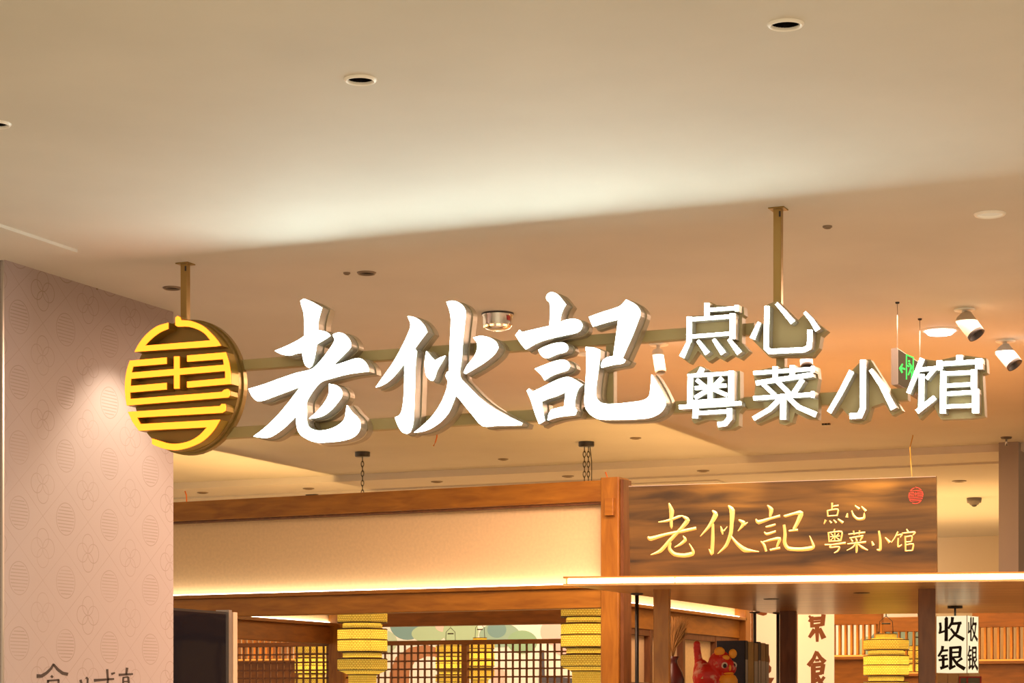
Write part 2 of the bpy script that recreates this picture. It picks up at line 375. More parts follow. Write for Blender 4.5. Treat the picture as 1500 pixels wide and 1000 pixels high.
JI = [[(262,105),(275,85),(300,78),(335,95),(365,130),(385,155),(365,190),(352,230),(345,270),(390,253),(440,248),(475,260),(490,285),(480,315),(450,335),(380,350),(290,370),(210,395),(165,420),(130,440),(100,405),(80,375),(65,350),(90,318),(105,333),(180,315),(282,292),(286,220),(284,145),(265,125)],
 [(210,445),(260,420),(320,402),(365,398),(392,412),(400,435),(385,455),(330,470),(285,490),(255,495),(230,480)],
 [(188,565),(250,540),(320,515),(370,508),(400,522),(410,550),(395,572),(340,590),(290,610),(250,637),(230,605)],
 [(138,705),(150,692),(172,712),(230,685),(320,640),(400,617),(450,640),(490,665),(465,690),(447,740),(440,805),(455,830),(445,858),(380,865),(320,875),(270,892),(275,860),(292,825),(330,815),(375,805),(385,710),(330,735),(270,755),(230,772),(235,820),(250,895),(215,915),(190,850),(165,770)],
 [(533,235),(600,210),(680,185),(735,163),(770,125),(820,150),(850,180),(860,210),(845,260),(810,350),(775,430),(745,497),(765,510),(750,528),(690,538),(612,557),(610,545),(620,515),(650,492),(688,485),(700,400),(712,310),(720,250),(640,270),(558,295),(545,265)],
 [(512,427),(560,430),(602,445),(598,520),(585,620),(575,720),(585,760),(620,785),(700,788),(800,778),(880,765),(915,740),(925,690),(932,602),(965,655),(1000,720),(1020,770),(1015,805),(985,845),(920,875),(820,885),(700,888),(600,885),(550,862),(515,820),(505,780),(508,700),(515,600),(518,500)]]
for cr, ch in ((c2, LAO), (c3, HUO), (c4, JI)):
    face, body, tray = MB(), MB(), MB()
    for isl in ch:
        o = to(mf, smooth(cr(isl)))
        face.prism([o], FY, FY+.004); body.prism([offset(o, .0012)], FY+.003, FY+.052); tray.prism([offset(o, .005)], FY+.0525, FY+.088)
    b = body.build('letter', M['letter_side'], sign)
    face.build('letter_face', M['face_white'], b); tray.build('letter_tray', M['letter_back'], b)
# small characters
c5 = crop(980, 430, 4.76); c6 = crop(1190, 430, 4.761)
DIAN = [([(262,65),(262,172)],38),([(270,112),(478,98)],26),([(470,80),(470,120)],28),([(141,160),(137,333)],38),([(125,180),(460,155)],28),([(442,138),(440,312)],42),([(150,298),(440,275)],26),([(138,333),(88,440)],26,40),([(200,328),(265,415)],24,40),([(310,318),(376,415)],24,42),([(416,318),(488,412)],24,44)]
XIN = [([(628,200),(580,312)],24,42),([(683,87),(678,250),(676,378),(700,402),(800,397),(940,390),(975,372),(980,330),(980,252)],38),([(748,68),(800,125),(862,198)],24,42),([(945,130),(990,180),(1035,252)],22,42)]
YUE = [([(232,518),(203,572)],38),([(147,560),(143,768)],38),([(130,572),(450,552)],26),([(433,538),(430,755)],42),([(143,756),(412,738)],26),([(285,565),(284,745)],34),([(180,657),(395,638)],26),([(192,600),(250,648)],28),([(368,588),(312,645)],30),([(278,665),(180,725)],28),([(300,662),(402,706)],30),([(70,790),(500,762)],30),([(185,790),(180,866)],38),([(200,832),(415,818)],27),([(420,800),(420,868),(390,905),(340,912)],36)]
CAI = [([(588,552),(1012,522)],28),([(1000,505),(1000,545)],24),([(738,508),(738,582)],38),([(858,500),(858,590)],38),([(606,622),(1000,562)],34),([(655,630),(735,705)],30),([(755,612),(835,692)],32),([(930,598),(862,702)],34),([(588,728),(1012,700)],30),([(1000,682),(1000,722)],26),([(795,700),(793,874)],42),([(775,730),(700,805),(588,870)],32),([(825,720),(900,790),(1022,842)],30,42)]
XIAO = [([(272,540),(195,690),(116,825)],40,34),([(352,462),(350,800),(330,848),(260,854)],44),([(405,530),(480,635),(565,800)],28,48)]
GUAN = [([(765,452),(668,692)],38,30),([(752,528),(860,518),(905,505)],30),([(862,510),(795,592)],26),([(885,466),(885,530)],42),([(760,560),(757,805)],42),([(728,822),(852,722)],36),([(1025,430),(1025,480)],50),([(900,488),(1185,470)],32),([(1160,453),(1160,522)],54),([(912,540),(908,832)],44),([(928,556),(1145,545)],28),([(1125,530),(1125,662)],44),([(928,640),(1112,630)],27),([(928,697),(1160,682)],28),([(1137,665),(1137,830)],50),([(928,786),(1112,779)],27)]
PL = [[(255,62),(300,62),(335,82),(522,92),(528,150),(512,165),(512,345),(562,402),(500,458),(445,428),(385,468),(335,440),(280,478),(205,400),(145,488),(70,430),(135,335),(132,160),(248,152)],
 [(665,95),(700,72),(760,52),(900,190),(950,140),(1105,258),(1062,298),(1048,380),(1000,440),(700,440),(665,405),(615,355),(570,305),(628,215),(665,225)],
 [(132,552),(212,505),(240,510),(300,545),(498,540),(500,745),(525,790),(492,830),(490,920),(440,948),(345,950),(335,882),(262,880),(180,908),(165,890),(158,805),(85,795),(132,755)],
 [(590,545),(720,515),(1035,512),(1045,590),(1030,690),(1045,740),(1040,878),(960,872),(880,830),(862,898),(810,918),(772,905),(768,850),(620,913),(592,880),(680,800),(640,745),(595,740),(605,640)],
 [(275,540),(350,462),(408,460),(470,560),(630,815),(560,852),(500,760),(415,790),(390,880),(340,905),(262,900),(262,862),(205,795),(150,862),(116,830)],
 [(768,455),(870,470),(1000,440),(1070,432),(1215,452),(1222,552),(1190,562),(1205,855),(1110,870),(900,878),(882,855),(850,785),(752,878),(728,830),(740,690),(690,690)]]
for cr, ch, pl in ((c5, DIAN, PL[0]), (c5, XIN, PL[1]), (c5, YUE, PL[2]), (c5, CAI, PL[3]), (c6, XIAO, PL[4]), (c6, GUAN, PL[5])):
    face, body = MB(), MB()
    for i, st in enumerate(ch):
        o = to(mf, cr(bar(st[0], *[q_*.84 for q_ in st[1:]]))); e = i*.00015
        face.prism([o], FY-e, FY+.004); body.prism([offset(o, .0012)], FY+.003+e, FY+.045)
    b = body.build('letter', M['letter_side'], sign); face.build('letter_face', M['face_white'], b)
    po = to(mapper(SM, FY+.05), cr(pl))
    MB().prism([po], FY+.0455, FY+.085).build('back_plate', M['back_plate'], b)
# emblem
c1 = crop(150, 440, 4.0)
EMB = [[(385,130),(385,165),(340,184),(290,220),(247,264),(632,233),(600,195),(560,170),(500,152),(440,152),(427,145),(427,100),(440,90),(455,98),(460,115),(520,120),(590,150),(640,195),(675,235),(693,263),(660,268),(420,284),(188,300),(215,250),(260,195),(320,150)],
 [(160,352),(185,350),(178,386),(168,430),(163,500),(160,540),(165,612),(142,614),(133,550),(132,480),(142,410)],
 [(160,352),(375,333),(375,370),(178,386)], [(165,422),(715,376),(718,412),(160,458)], [(160,501),(375,482),(375,520),(160,538)],
 [(145,578),(700,535),(715,522),(735,518),(746,530),(746,555),(735,567),(142,614)], [(420,328),(450,327),(450,515),(420,516)],
 [(497,322),(722,303),(710,342),(497,358)], [(700,305),(722,303),(740,360),(750,420),(752,488),(722,490),(720,420),(708,345)],
 [(497,475),(722,455),(752,488),(497,510)],
 [(150,652),(690,618),(700,606),(718,606),(723,620),(720,645),(700,657),(200,685)], [(150,652),(200,683),(222,724),(215,762),(180,715)],
 [(212,724),(688,698),(650,740),(212,762)],
 [(688,698),(650,760),(590,820),(520,855),(440,875),(370,870),(310,850),(292,840),(292,808),(330,820),(390,837),(450,838),(520,820),(575,785),(620,738)]]
YE = -.125
me_ = mapper(SM, YE); md = mapper(SM, YE+.055)
cc = md(150+488/4, 440+503/4); rx = abs(md(150+796/4, 560)[0]-md(150+180/4, 560)[0])/2; rzr = (md(270, 440+115/4)[1]-md(270, 440+889/4)[1])/2
ell = [(cc[0]+rx*math.cos(2*PI*k/72), cc[1]+rzr*math.sin(2*PI*k/72)) for k in range(72)]
disc = MB().prism([ell], YE+.055, YE+.08).build('emblem_disc', M['emblem'], sign)
MB().prism([offset(ell, .006)], YE+.0805, YE+.105).build('rear_disc', M['emblem'], disc)
for i, s_ in enumerate(EMB):
    o = to(me_, smooth(c1(s_), 3, 35) if len(s_) > 8 else c1(s_)); e = .0002*i
    st = MB().prism([offset(o, .0006)], YE+.003+e, YE+.056).build('emblem_stroke', M['emblem_side'], sign)
    MB().prism([o], YE-e, YE+.0032).build('stroke_face', M['face_yellow'], st)
# rails and hangers
mr = mapper(SM, -.028)
xa = mr(330, 500)[0]; xb = mr(1330, 500)[0]; xc_ = mr(1010, 500)[0]
zt = mr(740, 499)[1]; zt2 = mr(740, 515)[1]; zb = mr(740, 602)[1]; zb2 = mr(740, 619)[1]
x5 = mr(1105, 500)[0]
MB().bbox(xa, x5, -.03, .008, zt2, zt, .002).build('rail', M['rail'], sign)
MB().bbox(xa-.02, xb, -.03, .008, zb2, zb, .002).build('rail', M['rail'], sign)
for px, top in ((271.5, 385), (1140, 306)):
    a = mapper(SM, 0)(px, top)[0]
    h = MB().bbox(a-.013, a+.013, -.013, .013, (zt2 if px > 500 else cc[1]), CEIL-2.4-.004, .0015).build('hanger', M['hanger'], sign)
    MB().box(a-.026, a+.026, -.026, .026, CEIL-2.4-.004, CEIL-2.4).build('mounting_plate', M['emblem'], h)
    MB().box(a+.006, a+.012, -.0145, -.012, CEIL-2.4-.03, CEIL-2.4-.012).build('screw', M['black'], h)
for px, y0, y1 in ((893, 499, 612), (1143, 500, 612)):
    a = mr(px, y0)[0]
    MB().bbox(a-.014, a+.014, -.028, .006, zb, zt2, .002).build('upright', M['rail'], sign)

# ------------------------------------------------------------------ ceiling fixtures
def downlight(px, py, R, r, label, lit=0, cone=None, col=None):
    c = onZ(px, py, CEIL); t = thing('downlight', label, 'downlight', c, group='recessed round downlights in the ceiling')
    MB().lathe([(r, 0.002), (r, -.004), (r+.004, -.007), (R-.004, -.006), (R, -.001), (R, .0005)], 32).build('trim_ring', M['trimring'] if (lit or r > .03) else M['dull_ring'], t)
    MB().lathe([(r, .001), (r*.93, .02), (r*.75, .06), (r*.55, .09), (0.001, .092)], 28).build('reflector', M['reflector'] if not lit else M['white'], t)
    if lit: MB().lathe([(.001, .05), (r*.8, .05), (r*.8, .06)], 20).build('lens', glow('warm_lens', (1, .8, .55), lit), t)
    return c
downlight(528, 116, .0425, .032, 'white rimmed dark downlight in the ceiling above the glowing letters, middle of the frame')
downlight(1151, 35, .0435, .033, 'white rimmed dark downlight nearest the top right of the picture')
downlight(-6, 181, .0425, .032, 'dark downlight cut by the left edge of the picture')
downlight(1450, 313, .052, .041, 'softly lit downlight in the ceiling right of the brass hanger', lit=2)
c_sp = downlight(252, 421, .036, .027, 'small dark downlight beside the brass hanger over the patterned pillar')
downlight(537, 399, .036, .027, 'small dark downlight in the ceiling above the first white character')
downlight(856, 518, .046, .035, 'lit downlight seen behind the third large white character', lit=2)
lamp('pillar_spot', 'SPOT', (c_sp.x, c_sp.y, CEIL-.02), 48, (1, .84, .62), .02, aim=(c_sp.x-.12, c_sp.y-.06, 0), cone=math.radians(88), blend=.6)
def small_light(px, py, Z, r, label, m='black', white=False):
    c = onZ(px, py, Z); t = thing('downlight', label, 'downlight', c, group='small far downlights in the ceiling')
    MB().lathe([(r*.62, -.003), (r*.7, -.008), (r, -.004), (r, .0)], 20).build('trim_ring', M['dull_ring'] if not white else M['white'], t)
    MB().lathe([(.001, -.002), (r*.64, -.0025)], 20).build('reflector', M[m], t)
for px, py, Z, r, lb in ((297, 721, FARZ, .042, 'tiny far downlight above the left end of the wooden frame'), (452, 715, FARZ, .042, 'tiny far downlight left of the nearer lantern chain'),
    (640, 705, FARZ, .042, 'tiny far downlight right of the first lantern chain'), (832, 697, FARZ, .042, 'tiny far downlight left of the second lantern chain'),
    (737, 672, CEIL, .034, 'tiny dark downlight between the two lantern chains'), (931, 641, CEIL, .034, 'tiny dark downlight right of the second lantern ceiling mount'),
    (1030, 689, FARZ, .042, 'tiny far downlight above the carved wooden board'), (1405, 704, FARZ, .05, 'tiny far downlight right of the carved wooden board'),
    (1212, 331, CEIL, .016, 'very small dark ceiling opening right of the brass hanger'), (508, 399, CEIL, .013, 'very small dark ceiling dot beside a dark downlight'),
    (139, 422.5, CEIL, .012, 'small dark clip where ceiling meets patterned pillar')):
    small_light(px, py, Z, r, lb)
small_light(488, 720, FARZ, .045, 'small white lit disc light above the wooden frame', 'lamp_paper', True)
# bright round light
c = onZ(1377, 483, CEIL); t = thing('disc_light', 'bright white round ceiling light above the exit sign', 'ceiling light', c)
MB().lathe([(.064, -.003), (.07, -.007), (.082, -.003), (.083, 0)], 32).build('trim_ring', M['white'], t)
MB().lathe([(.001, -.022), (.05, -.02), (.066, -.004)], 32).build('diffuser', glow('cool_lens', (.85, .95, 1), 7), t)
c = onZ(1450, 681, CEIL); t = thing('disc_light', 'flat round unlit ceiling disc beside the grey pillar', 'ceiling light', c)
MB().lathe([(.001, -.03), (.09, -.028), (.115, -.012), (.115, 0)], 28).build('housing', M['white'], t)
# smoke detector
c = onZ(729, 459, CEIL); t = thing('smoke_detector', 'round metallic smoke detector with a red sticker behind the sign', 'smoke detector', c)
MB().lathe([(.064, 0), (.0635, -.012), (.060, -.014), (.0615, -.045), (.05, -.06), (.03, -.068), (.001, -.069)], 32).build('housing', M['chrome'], t)
MB().lathe([(.066, 0), (.066, -.006), (.062, -.007)], 32).build('base_ring', M['black'], t)
for k in range(5):
    a = -2.6+k*.5; MB().box(-.008, .008, -.003, .003, -.004, .004, Matrix.Translation((.054*math.cos(a), .054*math.sin(a), -.055)) @ Matrix.Rotation(a+PI/2, 4, 'Z')).build('vent', M['gold'], t)
mm = Matrix.Rotation(-.35, 4, 'Z'); MB().box(.0575, .0628, -.008, .008, -.035, -.016, mm).build('sticker', M['label_red'], t)
# spotlights
def spot(px, py, a, b, r, label, m='white'):
    """a, b: pixels of the two ends of the barrel"""
    c = onZ(px, py, CEIL); t = thing('spotlight', label, 'spotlight', c, group='white barrel spotlights on the ceiling'); d = (c-EY).dot(FW)
    A = at(*a, d-.02)-c; B = at(*b, d-.06)-c; ax = (B-A).normalized()
    R = Matrix.Translation(A) @ ax.to_track_quat('Z', 'Y').to_matrix().to_4x4(); Ln = (B-A).length
    MB().lathe([(.001, -.006), (.04, -.006), (.043, -.003), (.043, 0)], 24).build('base_plate', M['trimring'], t)
    MB().tube([(0, 0, -.004), (A*.35), A+ax*.02], .009).build('stem', M['white'], t)
    MB().lathe([(.001, 0), (r*.9, .001), (r, .006), (r, Ln-.012), (r*.97, Ln-.01)], 28, R).build('barrel', M[m], t)
    MB().lathe([(r, Ln-.012), (r, Ln), (r*.86, Ln), (r*.8, Ln-.02), (.001, Ln-.025)], 28, R).build('bezel', M['black' if r > .025 else 'barrel_beige'], t)
spot(1413, 453, (1410, 463), (1431, 491), .036, 'beige barrel spotlight on the ceiling above the bright round light', 'barrel_beige')
spot(1473, 499, (1467, 510), (1487, 535), .036, 'pale blue barrel spotlight at the right edge of the picture', 'barrel_pale')
spot(965, 504, (963, 513), (968, 546), .024, 'slim spotlight hanging just right of the third large character')
spot(1172, 512, (1180, 514), (1182, 538), .028, 'pale spotlight glimpsed between the small white characters')
# exit sign
p0 = onZ(1310, 439, CEIL); XS = p0.x
e_top = 1.6+(HZ-507)/F*8.55; e_bot = 1.6+(HZ-561)/F*8.55; ya = onX(1315, 530, XS+.013).y
t = thing('exit_sign', 'hanging green exit sign with an arrow and running figure', 'exit sign', (XS, ya+.25, e_bot))
H = e_top-e_bot
MB().bbox(-.013, .013, -.25, .25, 0, H, .003).build('housing', M['exit_body'], t)
ff = MB().box(.0128, .0138, -.243, .243, .004, H-.004).build('face_panel', M['exit_face'], t)
for yy in (-.2, .2):
    MB().tube([(0, yy, H), (0, yy, CEIL-e_bot)], .0014, 5).build('suspension_wire', M['silver'], t)
    MB().lathe([(.001, CEIL-e_bot-.008), (.008, CEIL-e_bot-.006), (.009, CEIL-e_bot)], 10, Matrix.Translation((0, yy, 0))).build('ceiling_mount', M['black'], t)
def exy(px, py):
    r_ = onX(px, py, XS+.0138); return (r_.y-(ya+.25), r_.z-e_bot)
def exit_shape(polys, name):
    mb = MB()
    for pl in polys:
        o = [exy(1190+x/4.761, 430+y/4.761) for x, y in pl]
        k = MB().prism([o], 0, .001); mb.add([(.0139+q[1], q[0], q[2]) for q in k.v], k.f)
    mb.build(name, M['green'], ff)
exit_shape([[(603,520),(625,487),(632,492),(622,512),(646,520),(646,532),(622,526),(630,548),(622,555)]], 'arrow')
exit_shape([bar([(655,598),(655,425)], 7), bar([(652,425),(706,448)], 9), bar([(703,448),(700,600)], 7), bar([(660,500),(675,510)], 8), bar([(672,484),(690,508),(682,535)], 12), bar([(682,530),(668,568)], 8), bar([(684,535),(692,560),(690,590)], 8), bar([(690,505),(700,520)], 7),
            [(667,466),(673,462),(679,466),(680,474),(673,478),(667,474)]], 'running_figure')
# dome camera, sprinkler, loose wires
c = onZ(1427, 729, FARZ); t = thing('dome_camera', 'small dark dome camera on the ceiling right of the carved board', 'camera', c)
MB().lathe([(.001, -.055), (.03, -.052), (.04, -.038), (.052, -.036), (.055, -.01), (.055, 0)], 24).build('housing', M['exit_body'], t)
MB().ball((0, 0, -.042), .026).build('lens_dome', M['black'], t)
c = onZ(1474, 640, CEIL); t = thing('sprinkler', 'small ceiling sprinkler above the grey pillar', 'sprinkler', c)
MB().lathe([(.001, -.012), (.03, -.01), (.034, 0)], 16).build('rosette', M['exit_body'], t)
MB().tube([(0, 0, -.005), (0, 0, -.05)], .006).lathe([(.001, -.052), (.014, -.051)], 10).build('head', M['silver'], t)
t = thing('junction_strip', 'tiny row of black sockets on the ceiling under the small characters', 'socket', onZ(1210, 620, CEIL))
for k in range(3): MB().box(-.022+k*.017, -.01+k*.017, -.01, .01, -.01, 0).build('socket', M['black'], t)
def wire(pts, r, m, label):
    o = pts[0]; mb = MB().tube([Vector(p)-o for p in pts], r, 6); ob = mb.build('loose_wire', M[m], None, label=label, cat='wire', group='loose wires hanging from the ceiling'); ob.location = o
p_ = onZ(1338, 637, CEIL); d_ = (p_-EY).dot(FW)
wire([at(1338, 626, d_), at(1337, 640, d_), at(1333, 655, d_), at(1334, 675, d_), at(1336, 697, d_-.5), at(1336, 706, d_-.9)], .0035, 'wire_tan', 'thin ochre wire dropping to the carved wooden board')
p_ = onZ(640, 632, CEIL); d_ = (p_-EY).dot(FW); wire([p_, at(640, 640, d_), at(638, 647, d_), at(635, 653, d_)], .004, 'wire', 'short orange wire end below the second large character')
p_ = onZ(887, 690, FARZ); d_ = 11.7; wire([at(889, 710, d_), at(890, 700, d_), at(887, 691, d_)], .004, 'wire', 'orange wire sticking up behind the wooden frame corner')
p_ = onZ(271, 719, FARZ); d_ = (p_-EY).dot(FW); wire([p_, at(273, 725, d_), at(273.5, 735, d_), at(272, 742, d_)], .005, 'wire', 'faint orange wire at the left end of the wooden frame')

# ------------------------------------------------------------------ wooden frame with the cream panel
FO = at(886, 703, 11.5); FR = math.radians(-3.8)
FM = frame((FO.x, FO.y, EYE), FR); mF = mapper(FM, 0); mP = mapper(FM, .05)
def zF(px, py): return mF(px, py)[1]
fr = thing('wooden_frame', 'long hanging wooden frame around a cream lit panel above the shopfront', 'frame', (FO.x, FO.y, EYE), FR)
x0 = mF(200, 760)[0]; x1 = mF(882, 760)[0]; x2 = mF(908, 760)[0]; x3 = mF(913.5, 760)[0]
zT = zF(886, 703); zT1 = zF(880, 734.5); zL = zF(823, 856.6); zL2 = zF(823, 862.5); zB = zF(700, 894)
MB().bbox(x0, x1+.0, -.01, .11, zT1, zT, .003).build('top_beam', M['wood'], fr)
MB().bbox(x0, x1, .0, .10, zT1-.012, zT1, .002).build('bead', M['wood_dark'], fr)
MB().box(x0, x1, .05, .07, zL-.06, zT1-.01).build('cream_panel', M['cream'], fr)
pst = MB().bbox(x1, x2, -.02, .12, -1.6, zT+.012, .004).build('post', M['wood_v'], fr)
MB().bbox(x1+.035, x1+.085, -.05, -.02, zT-.19, zT-.1, .003).build('tenon', M['wood'], pst)
MB().box(x2+.003, x3, -.0, .10, -1.6, zT).build('post_trim', M['wood_dark'], fr)
MB().bbox(x0, x1, -.03, .05, zL2, zL, .002).build('ledge', M['wood'], fr)
MB().box(x0, x1, .012, .03, zL, zL+.008).build('led_strip', M['strip_soft'], fr)
MB().bbox(x0, x1, -.01, .11, zB, zL2, .003).build('lower_beam', M['wood'], fr)

# ------------------------------------------------------------------ side return (runs away from the frame's right end)
RX = -4.05
Mr = frame((RX, 10.95, EYE), -PI/2*-1)      # local x = +world y, local y = -world x
sr = thing('side_frame', 'wooden side frame with lit cream strip under the canopy', 'frame', (RX, 10.95, EYE), PI/2)
MB().box(.0, 2.08, .02, .04, .53, 1.13).build('cream_panel', M['cream'], sr)
MB().bbox(0, 2.08, -.02, .06, 1.13, 1.19, .003).build('top_beam', M['wood'], sr)
MB().bbox(0, 2.08, -.05, .03, .535, .553, .002).build('ledge', M['wood'], sr)
MB().box(0, 2.05, -.012, .005, .553, .561).build('led_strip', M['strip_soft'], sr)
MB().bbox(0, 2.08, -.01, .06, .425, .535, .003).build('lower_beam', M['wood'], sr)
MB().box(0, 2.08, .03, .04, -.9, .425).build('paper_screen', M['cream'], sr)
for xx in (.42, .98, 1.6): MB().bbox(xx, xx+.045, -.005, .045, -.9, .425, .002).build('mullion', M['wood_dark'], sr)
for zz in (.10, .39): MB().bbox(0, 2.08, -.002, .042, zz, zz+.035, .002).build('rail', M['wood_dark'], sr)
MB().bbox(2.06, 2.17, -.05, .07, -1.6, .9, .003).build('post', M['wood_v'], sr)

# ------------------------------------------------------------------ canopy with carved board
KZ = EYE+184.4/F*9.6
def kz(px, d, z): q = at(px, 0, d); return Vector((q.x, q.y, z))
kA = kz(828, 9.6, 0); kB = kz(1600, 9.6*.9575, 0)
kr = math.atan2(kB.y-kA.y, kB.x-kA.x); KL = (kB-kA).length
cz = KZ+.028
kp = thing('canopy', 'wide wooden counter canopy edged with a bright light strip', 'canopy', (kA.x, kA.y, KZ), kr)
iR = Matrix.Rotation(-kr, 3, 'Z'); back = iR @ Vector((0, 3.35, 0))
q0 = (0, 0); q1 = (KL, 0); q2 = (KL+back.x, back.y); q3 = (back.x, back.y)
def slab(pts, z0, z1): n = len(pts); return MB().add([(p[0], p[1], z0) for p in pts]+[(p[0], p[1], z1) for p in pts], [tuple(range(n))[::-1], tuple(range(n, 2*n))]+[(i, (i+1) % n, (i+1) % n+n, i+n) for i in range(n)])
slab([(0, .02), (KL, .02), q2, q3], -.018, .018).build('slab', M['laminate'], kp)
MB().box(-.008, KL, -.012, .03, .012, .0185).build('upper_lip', M['wood'], kp)
MB().box(-.008, KL, -.012, .03, -.022, -.0125).build('lower_lip', M['laminate'], kp)
gx = 0
def kx(px): r_ = mapper(frame((kA.x, kA.y, KZ), kr), 0)(px, 848); return r_[0]
MB().box(kx(832), kx(987), -.006, .02, -.0125, .008).build('light_strip', M['strip'], kp)
MB().box(kx(990), KL, -.006, .02, -.0125, .008).build('light_strip', M['strip'], kp)
kI = frame((kA.x, kA.y, KZ), kr).inverted()
def kpost(pa, pb, d, m='wood_v', zb_=-.95, name='post'):
    a = kI @ kz(pa, d, KZ); b = kI @ kz(pb, d, KZ); wd = (b-a).length
    MB().bbox(a.x, a.x+wd, a.y, a.y+wd*1.1, -KZ+.02, -.018, .003).build(name, M[m], kp)
kpost(957, 980, 9.95); kpost(1345, 1370, 9.9, 'wood_dark'); kpost(1142, 1166, 12.2, 'wood_dark')
for px, d in ((933, 10.3), (1105.5, 12.3), (1139.5, 12.4)):
    a = kI @ kz(px, d, KZ); r = .0095 if d < 11 else .0095
    rd = MB().tube([(a.x, a.y, -1.1), (a.x, a.y, -.018)], r, 10).build('rod', M['black'], kp)
    MB().lathe([(.03, -.0185), (.03, -.024), (r, -.028)], 14, Matrix.Translation((a.x, a.y, 0))).build('flange', M['black'], rd)
for px, py in ((1262, 868), (1130, 877)):
    a = onZ(px, py, KZ-.018); b = kI @ a
    MB().lathe([(.001, -.019), (.03, -.021), (.04, -.019), (.04, -.018)], 18, Matrix.Translation((b.x, b.y, 0))).build('canopy_downlight', M['black'], kp)

# carved board standing on the canopy
bA = at(921, 840, 9.86); bB = at(1370, 840, 9.86*.957)
br_ = math.atan2(bB.y-bA.y, bB.x-bA.x); BM = frame((bA.x, bA.y, KZ+.0185), br_, math.radians(4.2)); mB = mapper(BM, 0)
bd = thing('carved_board', 'dark grained wooden signboard with carved golden characters on the canopy', 'sign', (bA.x, bA.y, KZ+.0185), br_, rx=math.radians(4.2))
bl = mB(922, 776); brr = mB(1371.5, 765); tp = mB(1145, 704.5)
MB().bbox(bl[0], brr[0], 0, .035, 0, tp[1], .002).build('board', M['board'], bd)
def brush(mp, cr, strokes, h=.004):
    mb = MB()
    for st in strokes:
        P = []
        for p in st:
            a = mp(*cr([(p[0], p[1])])[0]); b = mp(*cr([(p[0]+p[2]/2, p[1])])[0]); P.append((Vector(a), max(.0006, b[0]-a[0])))
        # densify
        Q = []
        for i in range(len(P)-1):
            for k in range(4):
                t_ = k/4; p1 = P[i][0]; p2 = P[i+1][0]; pm = P[i-1][0] if i else p1; pn = P[i+2][0] if i+2 < len(P) else p2
                h4 = (2*t_**3-3*t_*t_+1, t_**3-2*t_*t_+t_, -2*t_**3+3*t_*t_, t_**3-t_*t_)
                Q.append((p1*h4[0]+(p2-pm)*.4*h4[1]+p2*h4[2]+(pn-p1)*.4*h4[3], P[i][1]+(P[i+1][1]-P[i][1])*t_))
        Q.append(P[-1]); vv = []; n = len(Q)
        for i, (p, w_) in enumerate(Q):
            t_ = (Q[min(n-1, i+1)][0]-Q[max(0, i-1)][0]); t_ = t_.normalized() if t_.length > 0 else Vector((1, 0)); nn = Vector((-t_.y, t_.x))
            l = p+nn*w_; r = p-nn*w_; vv += [(l.x, -.0003, l.y), (p.x, -h*min(1, w_/.006)-.0003, p.y), (r.x, -.0003, r.y)]
        fs = []
        for i in range(n-1): b = i*3; fs += [(b, b+3, b+4, b+1), (b+1, b+4, b+5, b+2)]
        fs += [(0, 1, 2), (3*n-1, 3*n-2, 3*n-3)]
        mb.add(vv, fs)
    return mb
cb = crop(920, 690, 3.261)
S8 = 8
